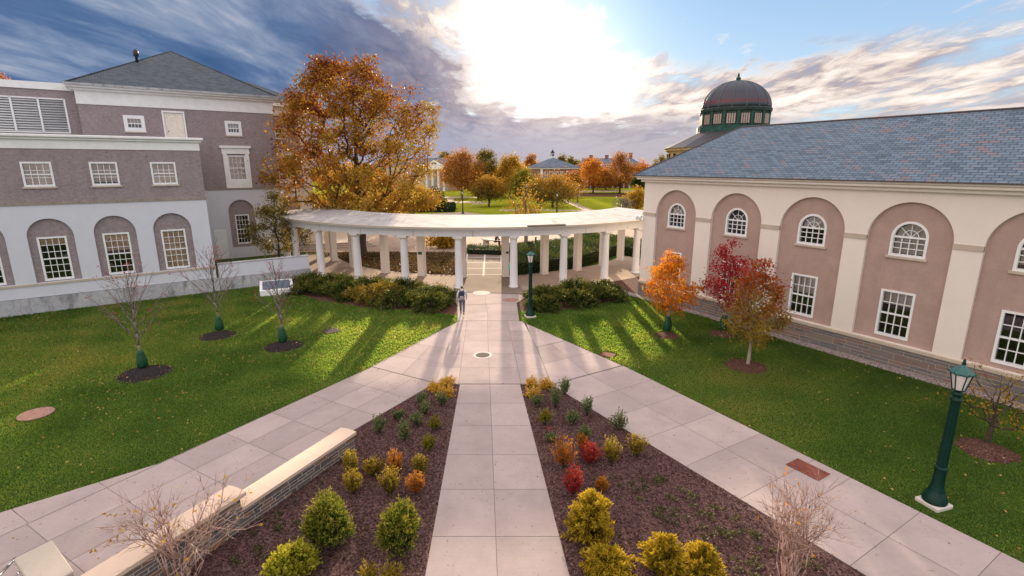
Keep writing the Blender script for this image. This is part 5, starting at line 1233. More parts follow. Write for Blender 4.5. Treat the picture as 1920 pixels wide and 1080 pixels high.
# ------------------------------------------------------------------ hedges
def hedge(name, poly, h, label, mat='leaf_hedge', dens=150, ls=.11, cat='hedge', seed=5):
    rg = np.random.default_rng(seed); poly = [np.array(p, float) for p in poly]; c = sum(poly)/len(poly)
    root = empty(name, (c[0], c[1], 0), 0, label=label, cat=cat)
    P = []; Dd = []
    n = len(poly)
    for i in range(n):          # sides
        a, b = poly[i], poly[(i+1) % n]; L = np.linalg.norm(b-a); k = int(L*h*dens); u = rg.uniform(0, 1, k); z = rg.uniform(.03, h, k)
        nn = np.array([(b-a)[1], -(b-a)[0]])/L
        if np.dot(nn, (a+b)/2-c) < 0: nn = -nn
        q = a+u[:, None]*(b-a)+nn*rg.normal(size=(k, 1))*.07; P.append(np.c_[q-c, z]); Dd.append(np.c_[np.tile(nn, (k, 1)), np.full(k, .5)]+rg.normal(size=(k, 3))*.6)
    for i in range(1, n-1):     # top
        a, b, d = poly[0], poly[i], poly[i+1]; A = abs((b-a)[0]*(d-a)[1]-(b-a)[1]*(d-a)[0])/2; k = int(A*dens); u = rg.uniform(size=(k, 2)); s = u.sum(1) > 1; u[s] = 1-u[s]
        q = a+u[:, :1]*(b-a)+u[:, 1:]*(d-a)-c; P.append(np.c_[q, h+.06*rg.normal(size=k)+.05*np.sin(q[:, 0]*2.1)*np.cos(q[:, 1]*1.7)]); Dd.append(np.tile([0, 0, 1.0], (k, 1))+rg.normal(size=(k, 3))*.6)
    P = np.vstack(P); Dd = np.vstack(Dd)
    ti = np.clip(.45+.25*np.sin(P[:, 0]*1.3+P[:, 1]*.7)+rg.normal(size=len(P))*.18, 0, 1)
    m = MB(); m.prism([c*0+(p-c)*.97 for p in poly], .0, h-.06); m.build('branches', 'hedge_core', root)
    leaf_mesh('foliage', P, Dd, ls*rg.uniform(.6, 1.3, len(P)), ti, mat, root, .65, rg)
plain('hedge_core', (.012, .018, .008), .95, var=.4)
def gp(*pts): return [tuple(G(x, y)[:2]) for x, y in pts]
hedge('clipped_hedge', gp((955, 519), (1083, 503), (1165, 476), (1098, 462), (958, 476)), 1.05, 'broad clipped hedge seen between the right hand columns', seed=51)
hedge('clipped_hedge', gp((1076, 459), (1215, 488), (1240, 470), (1090, 446)), .9, 'clipped hedge further back at right behind the columns', seed=52)
hedge('clipped_hedge', gp((876, 477), (944, 479), (946, 472), (878, 468)), .55, 'low clipped hedge across the end of the banded path', seed=53, dens=110)
hedge('clipped_hedge', gp((772, 399), (851, 398), (853, 391), (775, 392)), 1.2, 'low dark clipped hedge beneath the big oak at the far walk', 'leaf_darkgreen', 45, .22, seed=54)

# ------------------------------------------------------------------ lawn, litter and chips (uncountable)
def inside(poly, P):
    x, y = P[:, 0], P[:, 1]; r = np.zeros(len(P), bool); n = len(poly); j = n-1
    for i in range(n):
        xi, yi = poly[i][:2]; xj, yj = poly[j][:2]
        c = ((yi > y) != (yj > y)) & (x < (xj-xi)*(y-yi)/(yj-yi+1e-12)+xi); r ^= c; j = i
    return r
def in_view(P, pad=220):
    X = P[:, 0]; Y = P[:, 1]; z = -CAM_H
    w = Y*math.cos(PITCH)-z*math.sin(PITCH); px = 960+FPX*X/w; py = 540-FPX*(Y*math.sin(PITCH)+z*math.cos(PITCH))/w
    return (px > -pad) & (px < 1920+pad) & (py < 1080+pad) & (w > 0)
lawn_l = [lbp(-21, -.1)[:2], lbp(9.7, -.1)[:2], (-15.7, 35.2), (-12.6, 32.5), (-9, 30.8), (-6, 30.3), (-3.25, 29.1), (-3.18, 27.8), tuple(farL), tuple(k0), tuple(nearL+wl*2.4), (-30, 6)]
lawn_r = [(.52, 28.0), (.6, 29.9), (2.6, 30.1), (5.2, 31.3), (7.4, 33.2), rbp(0.2, .8)[:2], rbp(26, .8)[:2], tuple(nr_), tuple(fr_)]
rings = [(*G(x, y)[:2], r) for x, y, r in ((272, 701, .95), (409, 630, .85), (532, 650, .9), (1250, 630, .62), (1353, 627, .62), (1398, 687, .85), (1848, 845, .8), (68, 778, .5), (622, 622, .5), (1140, 666, .45), (1750, 945, .5), (994, 594, .5))]
def scatter(poly, dens0, rg, view=True):
    xs = [p[0] for p in poly]; ys = [p[1] for p in poly]; A = (max(xs)-min(xs))*(max(ys)-min(ys)); n = int(A*dens0)
    P = np.c_[rg.uniform(min(xs), max(xs), n), rg.uniform(min(ys), max(ys), n)]; k = inside(poly, P)
    if view: k &= in_view(P)
    return P[k]
rg = np.random.default_rng(77)
PP = []
for pl in (lawn_l, lawn_r):
    P = scatter(pl, 1300, rg); keep = rg.uniform(size=len(P)) < np.clip((15.0/np.maximum(P[:, 1], 8)), .35, 1.0); P = P[keep]
    for (x, y, r) in rings: P = P[(P[:, 0]-x)**2+(P[:, 1]-y)**2 > r*r]
    PP.append(P)
P = np.vstack(PP); n = len(P)
pat = np.full(n, .42)
for _ in range(26):
    f_ = rg.uniform(.25, 3.2); th_ = rg.uniform(0, PI); pat += .042/f_**.35*np.sin(f_*(P[:, 0]*math.cos(th_)+P[:, 1]*math.sin(th_))+rg.uniform(0, 6.28))
dirs = np.c_[rg.normal(size=n)*.55, rg.normal(size=n)*.55, np.ones(n)]
leaf_mesh('grass', np.c_[P, np.full(n, -.005)], dirs, .058*rg.uniform(.6, 1.4, n)*np.clip(P[:, 1]/17, 1, 1.8), np.clip(pat+rg.normal(size=n)*.17, 0, 1), 'grass_blade', None, .42, rg, kind='stuff', label='short mown green grass of the two lawns', cat='grass')
# fallen leaves
path_pts = np.vstack([np.array([e_r+dl*u+wl*v for u, v in zip(rg.uniform(0, 15, 90), rg.beta(.6, .6, 90)*3.4)]), np.array([f_l+dr*u+wr*v for u, v in zip(rg.uniform(0, 14, 60), rg.beta(.6, .6, 60)*3.5)]), np.c_[rg.uniform(-3, 1.2, 40), rg.uniform(10, 33, 40)]])
leaf_mesh('fallen_leaves', np.c_[path_pts, np.full(len(path_pts), .036)], np.c_[rg.normal(size=(len(path_pts), 2)), .15*rg.normal(size=len(path_pts))], .06, rg.uniform(0, 1, len(path_pts)), 'leaf_fallen', None, .7, rg, kind='stuff', label='a few dry fallen leaves blown onto the concrete walks', cat='leaves')
Pl = scatter(lawn_l, 12, rg); Pl = Pl[rg.uniform(size=len(Pl)) < np.clip((Pl[:, 1]-12)/14, .12, 1)]
Pr = scatter(lawn_r, 2.4, rg)
P = np.vstack([Pl, Pr]); n = len(P)
leaf_mesh('fallen_leaves', np.c_[P, np.full(n, .075)], np.c_[rg.normal(size=(n, 2)), rg.normal(size=n)*.2], .085*rg.uniform(.6, 1.2, n), rg.uniform(0, 1, n), 'leaf_fallen', None, .7, rg, kind='stuff', label='small yellow and brown fallen leaves scattered on the lawns', cat='leaves')
chip_l = [tuple(cl1+(-.03, -.05)), tuple(cl0+(-.03, 0)), tuple(e_r+dl*15-wl*.03), tuple(e_r-wl*.03), (-2.9, 19.3)]
chip_r = [tuple(cr1+(.03, -.05)), (0.9, 19.3), tuple(f_l-wr*.03), tuple(f_l+dr*15-wr*.03), tuple(cr0+(.03, 0))]
leafmat('chip', [(0.025, 0.011, 0.010), (0.10, 0.048, 0.043), (0.19, 0.10, 0.088), (0.36, 0.24, 0.21)], 0.02, 0.9)
P = np.vstack([scatter(chip_l, 420, rg), scatter(chip_r, 420, rg)]+[np.array([x, y])+r*np.sqrt(rg.uniform(0, 1, (160, 1)))*(lambda a: np.c_[np.cos(a), np.sin(a)])(rg.uniform(0, 6.28, 160)) for x, y, r in rings[:7]]); n = len(P)
zc = np.full(n, .016); zc[-160*7:] = .06
leaf_mesh('mulch_chips', np.c_[P, zc+.02*rg.uniform(size=n)], np.c_[rg.normal(size=(n, 2)), rg.normal(size=n)*.35], .06*rg.uniform(.5, 1.5, n), np.clip(rg.beta(2, 3, n), 0, 1), 'chip', None, .4, rg, kind='stuff', label='dark red brown wood chips covering the beds', cat='mulch')
# ground cover rosettes: right bed and along the wall
C1 = scatter(gp((1140, 900), (1250, 895), (1400, 975), (1560, 1075), (1400, 1085), (1260, 990)), 9, rg); C2 = scatter(gp((455, 1000), (560, 930), (590, 960), (500, 1060), (430, 1075)), 7, rg)
Q = np.vstack([C1, C2]); kk = 16; n = len(Q)*kk; a = rg.uniform(0, 2*PI, n); q = np.repeat(Q, kk, 0)
leaf_mesh('ground_cover', np.c_[q+np.c_[np.cos(a), np.sin(a)]*.05*rg.uniform(.1, 1.6, (n, 1)), np.full(n, .035)+.04*rg.uniform(size=n)], np.c_[np.cos(a), np.sin(a), rg.uniform(.1, .8, n)], .07, rg.uniform(0, 1, n), 'leaf_ground', None, .7, rg, kind='stuff', label='low rosettes of green ground cover in the mulch', cat='ground cover')
P = scatter(cover_poly, 45, rg, False); n = len(P)
pt = np.sin(P[:, 0]*1.1)*np.sin(P[:, 1]*.9+P[:, 0]*.4)
leaf_mesh('ground_cover', np.c_[P, .02+.07*rg.uniform(size=n)*(pt > -.2)], np.c_[rg.normal(size=(n, 2)), .6+rg.normal(size=n)*.5], .2*rg.uniform(.6, 1.3, n), np.clip(.5+.3*pt+rg.normal(size=n)*.25, 0, 1), 'leaf_litterplant', None, .75, rg, kind='stuff', label='low brown and green ground cover behind the colonnade', cat='ground cover')
P = scatter([(-26, 52), (-5, 52), (2, 56), (8, 78), (-4, 90), (-30, 78)], 1.2, rg, False); n = len(P)
leaf_mesh('fallen_leaves', np.c_[P, np.full(n, .05)], np.c_[rg.normal(size=(n, 2)), .2*rg.normal(size=n)], .14, rg.uniform(0, 1, n), 'leaf_fallen', None, .7, rg, kind='stuff', label='fallen leaves on the plaza behind the colonnade', cat='leaves')
# ------------------------------------------------------------------ trees beyond the colonnade
TG = 'trees around the college green'
def far_tree(x, yb, yt, w, mat, bark, label, seed, Y=None, ylow=None, prof=OV, ncl=120, nl=75, rise=.7, trunk=.85, name='autumn_tree', lob=.25, k=1.0, cat='tree', rc_=.16, group=TG, hue=None):
    p = G(x, yb) if Y is None else np.array([D(x, 320, Y)[0], Y, 0])
    H = D(x, yt, p[1])[2]; R = w/2*p[1]/FPX*.985; z0 = D(x, ylow, p[1])[2] if ylow else H*.22
    ls = max(.28, .0028*p[1])*k
    rc = R*rc_*1.25+.3; H = H-.55*rc; R = max(R-.35*rc, .6*R)
    make_tree(name, (p[0], p[1], 0), H, max(z0+.3*rc, .3), R, prof, ncl, nl, ls, rc, mat, bark, .02*H+.08, label, cat, group, seed, rise=rise, trunk=trunk, lob=lob, r_tip=.03, inner=.2, hue=hue)
def crabhue(z0, H): return lambda c, r: float(np.clip((c[2]-z0)/(H-z0)*.7+.04*c[0]+r.normal()*.14+.05, 0, 1))
RND = [.6, .95, 1, .95, .8, .55, .2]; DOME = [.75, 1, 1, .92, .75, .45]; TALL = [.5, .85, 1, 1, .9, .75, .5, .2]
far_tree(866, 374, 279, 80, 'leaf_rust', 'bark_grey', 'tall rust brown tree with a thinning pointed top behind the far lamp post', 501, prof=TALL, ncl=170)
far_tree(912, 352, 277, 50, 'leaf_olive', 'bark_grey', 'dark olive tree with a rounded top left of the gold ones', 502, Y=150, prof=RND, rise=1.0)
far_tree(956, 352, 289, 62, 'leaf_gold', 'bark_grey', 'golden brown tree right of the dark olive one', 503, Y=140, prof=RND)
far_tree(917, 388, 329, 60, 'leaf_crab', 'bark_dark', 'low spreading orange crab apple left on the green', 504, prof=DOME, rise=.3, trunk=.5, ylow=372, name='crab_apple', lob=.45, hue=crabhue(2, 6))
far_tree(896, 362, 320, 44, 'leaf_flame', 'bark_grey', 'bright red orange tree beside the rust brown one', 505, Y=135, prof=RND, ncl=40)
far_tree(934, 352, 318, 50, 'leaf_flame', 'bark_grey', 'small flame red tree seen above the low crab apple', 506, Y=150, prof=RND, ncl=40)
far_tree(986, 458, 331, 72, 'leaf_gold', 'bark_grey', 'thin yellow plaza tree growing from the diamond planter', 507, prof=[.6, 1, 1, .9, .7, .5, .3], ncl=60, nl=20, ylow=408, trunk=.95, k=.8)
far_tree(1036, 389, 327, 96, 'leaf_crab', 'bark_dark', 'broad multi stemmed crab apple on the green, orange on top', 508, prof=DOME, rise=.3, trunk=.35, ylow=381, ncl=150, name='crab_apple', lob=.45, hue=crabhue(2, 6))
far_tree(982, 372, 316, 52, 'leaf_yellowgreen', 'bark_grey', 'yellow green tree between the gold and crab apple trees', 509, Y=115, prof=TALL, ncl=80)
far_tree(1112, 363, 299, 56, 'leaf_orange', 'bark_dark', 'vivid orange tree in front of the far white colonnade', 510, prof=RND, ncl=90, ylow=350)
far_tree(1162, 363, 285, 64, 'leaf_rust', 'bark_dark', 'tall brown gold tree with a thin bare top near the far colonnade', 511, prof=[.6, 1, 1, .95, .8, .5, .35, .25], ncl=100, ylow=350)
far_tree(1076, 352, 318, 46, 'leaf_rust', 'bark_grey', 'dull brown tree right of the cupola building', 512, Y=140, prof=RND, ncl=50)
far_tree(1100, 318, 297, 44, 'leaf_rust', 'bark_grey', 'reddish tree rising behind the brick building at its right', 513, Y=195, prof=DOME, ncl=50)
far_tree(1206, 345, 298, 40, 'leaf_orange', 'bark_grey', 'orange brown tree partly hidden by the right building roof', 514, Y=150, prof=RND, ncl=60)
far_tree(1236, 340, 291, 36, 'leaf_olive', 'bark_grey', 'grey green tree just left of the domed building', 515, Y=165, prof=RND, ncl=50)
far_tree(1199, 352, 326, 26, 'leaf_darkgreen', 'bark_dark', 'dark evergreen at the corner of the right building', 516, Y=125, prof=DOME, ylow=350, ncl=40)
far_tree(1196, 398, 350, 34, 'leaf_gold', 'bark_dark', 'bright yellow small tree against the right building corner', 517, Y=88, prof=RND, ylow=392, ncl=50)
far_tree(836, 340, 282, 40, 'leaf_olive', 'bark_grey', 'green tree behind the portico building', 518, Y=205, prof=RND, ncl=50)
far_tree(996, 320, 288, 36, 'leaf_rust', 'bark_grey', 'brown tree behind the cupola building at its left', 519, Y=215, prof=RND, ncl=40)
far_tree(1053, 318, 289, 30, 'leaf_olive', 'bark_grey', 'brown green tree directly right of the cupola', 520, Y=215, prof=RND, ncl=40)
far_tree(1074, 318, 290, 28, 'leaf_olive', 'bark_grey', 'olive tree second right of the cupola', 521, Y=220, prof=RND, ncl=40)
far_tree(966, 345, 298, 36, 'leaf_olive', 'bark_grey', 'muted olive tree behind the golden brown one', 522, Y=190, prof=RND, ncl=40)
far_tree(772, 398, 346, 90, 'leaf_gold', 'bark_grey', 'yellow tree behind the right edge of the oak', 523, Y=75, prof=DOME, ylow=394, ncl=110)
far_tree(630, 400, 358, 70, 'leaf_yellowgreen', 'bark_grey', 'yellow green bush showing below the oak by the left hall', 524, Y=72, prof=DOME, ylow=398, ncl=60)
far_tree(700, 400, 356, 110, 'leaf_rust', 'bark_grey', 'brown orange tree behind the trunk of the oak', 525, Y=82, prof=DOME, ylow=398, ncl=90)
far_tree(815, 383, 350, 38, 'leaf_plum', 'bark_grey', 'plum grey leafless bush by the far walk', 526, Y=105, prof=DOME, ylow=378, ncl=40, nl=22)
far_tree(823, 388, 373, 24, 'leaf_darkgreen', 'bark_dark', 'small dark round bush above the far hedge', 527, Y=102, prof=DOME, ylow=386, ncl=25, name='round_bush', cat='bush')
far_tree(1172, 398, 368, 44, 'leaf_grey', 'bark_grey', 'grey twiggy bush just above the colonnade roof at right', 528, Y=84, prof=DOME, ylow=396, ncl=40, nl=16)
far_tree(836, 464, 434, 56, 'leaf_gold', 'bark_grey', 'yellow shrub seen between the columns left of the walk', 529, prof=DOME, ylow=462, ncl=40, name='yellow_shrub', cat='shrub', group=None)
far_tree(14, 150, 131, 26, 'leaf_orange', 'bark_grey', 'orange treetop showing above the left roof edge, left one', 530, Y=95, prof=RND, ncl=30, ylow=200)
far_tree(46, 150, 134, 34, 'leaf_orange', 'bark_grey', 'orange treetop showing above the left roof edge, right one', 531, Y=95, prof=RND, ncl=30, ylow=200)
far_tree(942, 345, 312, 56, 'leaf_olive', 'bark_grey', 'dull green tree low behind the flame red ones', 532, Y=170, prof=RND)
far_tree(1138, 345, 318, 50, 'leaf_rust', 'bark_grey', 'brown tree between the vivid orange and the brown gold trees', 533, Y=185, prof=RND)
far_tree(878, 345, 305, 46, 'leaf_olive', 'bark_grey', 'dark green tree peeping out right of the rust brown tree', 534, Y=180, prof=RND)
far_tree(1008, 362, 338, 50, 'leaf_rust', 'bark_grey', 'brown tree low in front of the brick building', 535, Y=150, prof=DOME)
# distant woods that read as one mass
rg = np.random.default_rng(9); n = 26000; x = rg.uniform(-330, 330, n); hh = 8.5+2.2*np.sin(x*.07)+1.6*np.sin(x*.19+1)+1.2*np.sin(x*.43+2); z = rg.uniform(0, 1, n)**.8*hh+rg.normal(size=n)*.4
leaf_mesh('far_woods', np.c_[x, 300+8*rg.normal(size=n), np.maximum(z, .2)], rg.normal(size=(n, 3)), 1.5*rg.uniform(.6, 1.3, n), np.clip(.5+.35*np.sin(x*.11)+rg.normal(size=n)*.2, 0, 1), 'leaf_rust', None, .8, rg, kind='stuff', label='distant brown autumn woods along the horizon', cat='woods')

# ------------------------------------------------------------------ buildings beyond
def simple_window_row(parent, x0, x1, n, z0, z1, y, w, frame='white_paint'):
    for i in range(n):
        x = x0+(x1-x0)*(i+.5)/n
        b = MB(); b.box(x-w/2-.12, x+w/2+.12, y-.08, y+.02, z0-.15, z0); b.box(x-w/2-.12, x+w/2+.12, y-.08, y+.02, z1, z1+.15); b.box(x-w/2-.12, x-w/2, y-.08, y+.02, z0, z1); b.box(x+w/2, x+w/2+.12, y-.08, y+.02, z0, z1); b.box(x-.05, x+.05, y-.07, y, z0, z1); b.box(x-w/2, x+w/2, y-.07+.004, y, (z0+z1)/2-.05, (z0+z1)/2+.05)
        f = b.build('window', frame, parent)
        b = MB(); b.box(x-w/2, x+w/2, y-.03, y-.004, z0, z1); b.build('pane', 'far_pane', f)
plain('far_pane', (.10, .11, .13), .15, .6, var=.3, scale=.5)
# brick building with cupola
c0 = D(1015, 316, 188); BR = empty('brick_building', (c0[0], 188, 0), math.radians(14), label='brick building with grey hipped roof and a white cupola on the green', cat='building')
ez = c0[2]+.3
b = MB(); b.box(0, 14.6, 0, 17, 0, ez-.5); b.build('wall', 'brick_far', BR)
b = MB(); b.box(-.3, 14.9, -.3, 17.3, ez-.5, ez); b.build('cornice', 'white_trim', BR)
b = MB(); hip(b, -.7, 15.3, -.7, 17.7, ez+.01, (6.7, 7, ez+3.6), (7.2, 10.5, ez+3.6)); rf = b.build('roof', 'slate_far', BR)
b = MB(); b.box(-.15, .5, -.15, .5, 0, ez-.52); b.build('corner_pilaster', 'white_trim', BR)
simple_window_row(BR, .6, 13.2, 6, 3.9, 6.2, 0, 1.1); simple_window_row(BR, .6, 13.2, 6, 1, 3, 0, 1.1)
CP = MB(); CP.box(-.95, .95, -.95, .95, 0, .9); CP.box(-.75, .75, -.75, .75, .9, 2.6); CP.box(-.95, .95, -.95, .95, 2.6, 2.8)
cu = CP.build('cupola', 'white_trim', BR); cu.location = (6.95, 8.5, ez+3.25); cu.scale = (.85, .85, .72)
b = MB(); b.lathe([(1.2, 2.8), (.7, 3.3), (.25, 4.2), (.05, 4.6), (.03, 5.4)], 8); b.build('cupola_roof', 'slate_far', cu)
b = MB(); b.box(-.45, .45, -.8, -.752, 1.1, 2.4); b.box(.752, .8, -.45, .45, 1.1, 2.4); b.box(-.8, -.752, -.45, .45, 1.1, 2.4); b.build('louvre', 'far_pane', cu)
# long building with chimneys
c0 = D(1082, 313, 215); LG = empty('long_building', (c0[0], 215, 0), math.radians(-3), label='long brick building with slate roof and three chimneys behind the trees', cat='building')
ez = c0[2]+.3; Lg = 27
b = MB(); b.box(0, Lg, 0, 11, 0, ez-.4); b.build('wall', 'brick_far', LG)
b = MB(); b.box(-.3, Lg+.3, -.3, 11.3, ez-.4, ez); b.build('cornice', 'white_trim', LG)
b = MB(); hip(b, -.5, Lg+.5, -.5, 11.5, ez+.01, (3, 5.5, ez+3.2), (Lg-4, 5.5, ez+3.2)); rf = b.build('roof', 'slate_far', LG)
for x, h in ((6, 1.0), (12.5, 1.0), (22.3, 1.9)):
    b = MB(); b.box(x-.7, x+.7, 5, 6, ez+2.4, ez+3.3+h); b.box(x-.85, x+.85, 4.85, 6.15, ez+3.3+h, ez+3.5+h); b.build('chimney', 'brick_far', rf)
simple_window_row(LG, .6, Lg-.6, 9, ez-3.0, ez-1.0, 0, 1.2)
# low white arcade along the edge of the green
c0 = D(1084, 352, 200); AC = empty('low_arcade', (c0[0], 200, 0), 0, label='low grey roofed arcade with white columns across the green', cat='building')
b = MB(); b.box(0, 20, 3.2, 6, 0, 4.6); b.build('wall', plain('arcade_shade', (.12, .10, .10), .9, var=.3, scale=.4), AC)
b = MB(); b.box(-.3, 20.3, -.3, 6.3, 4.6, 5.1); b.build('entablature', 'white_trim', AC)
b = MB(); hip(b, -.5, 20.5, -.5, 6.5, 5.11, (1, 3, 7.4), (19, 3, 7.4)); b.build('roof', 'slate_far', AC)
for i in range(10):
    b = MB(); b.lathe([(.26, 0), (.2, .3), (.17, 4.2), (.25, 4.4), (.25, 4.6)], 10, .3+i*2.15, 0); b.build('column', 'white_column', AC)
# white portico building
c0 = D(806, 357, 178); PT = empty('portico_building', (c0[0]-1.0, 178, 0), math.radians(-12), label='white columned portico building beyond the oak', cat='building')
b = MB(); b.box(-16, 6.5, 3.2, 20, 0, 8.2); b.build('wall', 'concrete_block', PT)
b = MB(); b.box(-.6, 6.6, -.3, 3.2, 7.4, 8.4); b.build('entablature', 'white_trim', PT)
for x in (0, 2.1, 4.2, 6.1):
    b = MB(); b.lathe([(.5, 0), (.42, .4), (.36, 6.9), (.5, 7.1), (.5, 7.4)], 14, x, .2); b.build('column', 'white_column', PT)
b = MB(); b.face([(-.8, -.32, 8.4), (6.8, -.32, 8.4), (3, -.32, 10.6)]); b.face([(-.8, -.3, 8.4), (3, -.3, 10.6), (3, 20, 10.6), (-.8, 20, 8.4)], uv=[(0, 0), (0, 4.4), (20, 4.4), (20, 0)]); b.face([(6.8, -.3, 8.4), (6.8, 20, 8.4), (3, 20, 10.6), (3, -.3, 10.6)], uv=[(0, 0), (20, 0), (20, 4.4), (0, 4.4)]); b.build('pediment_roof', 'slate_far', PT)
b = MB(); b.slab([(-.5, 8.45), (6.5, 8.45), (3, 10.4)], [], -.36, -.33); b.build('pediment', 'white_trim', PT)
b = MB(); b.slab([(3+1.0*math.cos(a), 8.9+.75*math.sin(a)) for a in np.linspace(0, PI, 10)], [], -.40, -.365); b.build('fan_window', 'far_pane', PT)
b = MB(); hip(b, -16.3, 6.9, 3, 20.4, 8.4, (-10, 11.5, 11.2), (2, 11.5, 11.2)); b.build('roof', 'slate_far', PT)

# domed building beyond the right hall
DY = 130.0; dc = D(1375, 245, DY); DB = empty('domed_building', (dc[0], DY, 0), .1, label='round building with a dark patterned dome above the right roof', cat='building')
K = DY/FPX*1.0
rD = 59*K; zb = D(1375, 243, DY)[2]-.5; zd = D(1375, 205, DY)[2]; zt = D(1375, 152, DY)[2]
b = MB(); b.lathe([(15.2, 0), (15.2, zb-4.6), (15.8, zb-4.5), (15.8, zb-3.9), (0, zb-3.9)], 16); b.build('wall', 'buff_stone', DB)
for i in range(32):
    a = 2*PI*(i+.5)/32; b = MB(); b.box(-.35, .35, -.1, .1, -1.5, 0); b.lathe([(.35, -.02), (.35, .02)], 10)
    if math.sin(a) > .3: continue
    o = b.build('arch_window', 'interior_dark', DB); o.location = (15.1*math.cos(a), 15.1*math.sin(a), zb-5.2); o.rotation_euler.z = a+PI/2
m_, t_ = nt('dome_lower'); out(t_, ramp(t_, noise(t_, ocoord(t_), .4, 4), [(.3, (.04, .037, .045)), (.7, (.07, .06, .07))]), .5); M['dome_lower'] = m_
b = MB(); b.lathe([(16.2, zb-3.9), (rD*1.07, zb-.3), (rD*1.07, zb-.1)], 16); b.build('skirt_roof', 'dome_lower', DB)
b = MB(); b.lathe([(rD*1.06, zb-.4), (rD*1.06, zb+1.0), (rD*1.02, zb+1.05)], 32); b.build('gallery', 'copper_green', DB)
b = MB(); b.lathe([(rD*.97, zb+1.0), (rD*.97, zd-.9), (rD*1.01, zd-.8), (rD*1.02, zd-.2), (rD*1.0, zd), (rD*.95, zd+.05)], 32); dr_o = b.build('drum', 'copper_dark', DB)
for i in range(16):
    a = 2*PI*i/16; b = MB(); b.box(-.28, .28, -.2, .2, zb+1.0, zd-.85); o = b.build('drum_pilaster', 'copper_green', dr_o); o.location = (rD*.97*math.cos(a), rD*.97*math.sin(a), 0); o.rotation_euler.z = a+PI/2
    a += PI/16; b = MB()
    for k in (-.75, -.25, .25, .75): b.box(k-.17, k+.17, -.06, .06, zb+1.5, zd-1.5); 
    o = b.build('drum_window', 'drum_glass', dr_o) if 'drum_glass' in M else b.build('drum_window', plain('drum_glass', (.36, .27, .24), .3, .5), dr_o); o.location = (rD*.975*math.cos(a), rD*.975*math.sin(a), 0); o.rotation_euler.z = a+PI/2
m, t = nt('dome_slate'); p = ocoord(t); s = t.nodes.new('ShaderNodeSeparateXYZ'); t.links.new(p, s.inputs[0])
zz = math_(t, 'DIVIDE', math_(t, 'SUBTRACT', s.outputs[2], zd), zt-zd)
c = ramp(t, zz, [(0, (.03, .042, .05)), (.13, (.045, .062, .085)), (.16, (.15, .028, .042)), (.27, (.13, .028, .042)), (.29, (.05, .06, .085)), (.42, (.065, .04, .06)), (.5, (.035, .037, .06)), (1, (.045, .047, .07))], 'LINEAR')
plain('copper_rib', (.09, .115, .125), .7)
vz = t.nodes.new('ShaderNodeTexChecker'); vz.inputs['Scale'].default_value = 1.0
ang = t.nodes.new('ShaderNodeCombineXYZ'); inp(t, ang, 0, math_(t, 'MULTIPLY', math_(t, 'ARCTAN2', s.outputs[1], s.outputs[0]), 25.46)); inp(t, ang, 1, math_(t, 'MULTIPLY', s.outputs[2], 2.6))
rt = mapping(t, ang.outputs[0], (1, 1, 1), (0, 0, PI/4)); t.links.new(rt, vz.inputs['Vector'])
c = mixc(t, math_(t, 'MULTIPLY', vz.outputs['Fac'], .45), c, (.022, .022, .035))
c = mixc(t, math_(t, 'MULTIPLY', noise(t, p, .9, 5), .3), c, (.07, .08, .095))
out(t, c, .5, noise(t, p, 3, 4), .4, .1, .4); M['dome_slate'] = m
prof = [(rD*.97*math.cos(a), zd+.05+(zt-zd)*math.sin(a)) for a in np.linspace(0, PI/2*.965, 16)]
b = MB(); b.lathe(prof, 48); dm = b.build('dome', 'dome_slate', DB, smooth=True)
for i in range(16):
    a = 2*PI*(i+.5)/16; b = MB(); b.path([(r*1.005*math.cos(a), r*1.005*math.sin(a), z) for r, z in prof], [.10]*len(prof), 5); b.build('rib', 'copper_rib', dm)
b = MB(); b.lathe([(1.2, zt-.5), (1.1, zt), (.55, zt+.2), (.6, zt+.6), (.25, zt+1.0), (.3, zt+1.3), (.05, zt+1.9)], 14); b.build('finial', 'copper_green', dm)

# ------------------------------------------------------------------ bench, planter, steps
bp0, bp1 = G(903, 456), G(992, 467); bd = bp1-bp0; BN = empty('stone_bench', tuple(bp0), math.atan2(bd[1], bd[0]), label='long low pale stone bench on the plaza', cat='bench')
Lb = float(np.linalg.norm(bd[:2]))
b = MB(); b.box(0, Lb, 0, .7, .36, .5); bevel(b.build('seat', 'concrete_light', BN), .02)
for x in (.4, Lb/2, Lb-.4): b = MB(); b.box(x-.25, x+.25, .1, .6, 0, .36); b.build('support', 'concrete_block', BN)
pts = gp((968, 461), (990, 452), (1014, 460), (990, 469))
sheet('planter_bed', pts, .06, 'mulch_red', .06, label='diamond of brown mulch around the thin yellow plaza tree', cat='planter')
p = G(996, 459.5); b = MB(); b.lathe([(.09, 0), (.09, .75), (.12, .78), (.1, .9), (0, .92)], 10); o = b.build('bollard', 'dark_metal', label='short dark bollard next to the thin plaza tree', cat='bollard'); o.location = (p[0]+.5, p[1], .02)
# raised terrace with steps at the left end of the colonnade
TR = empty('terrace', (-24.0, 52.2, 0), .35, label='low raised terrace with steps behind the left end of the colonnade', cat='terrace')
b = MB(); b.box(0, 9, .9, 6, 0, .5); b.build('platform', 'concrete_walk_plain', TR) if 'concrete_walk_plain' in M else b.build('platform', plain('concrete_walk_plain', (.42, .33, .27), .85), TR)
b = MB(); b.box(0, 9.4, .45, .898, 0, .34); b.box(0, 9.8, 0, .448, 0, .17); b.build('step', 'concrete_block', TR)

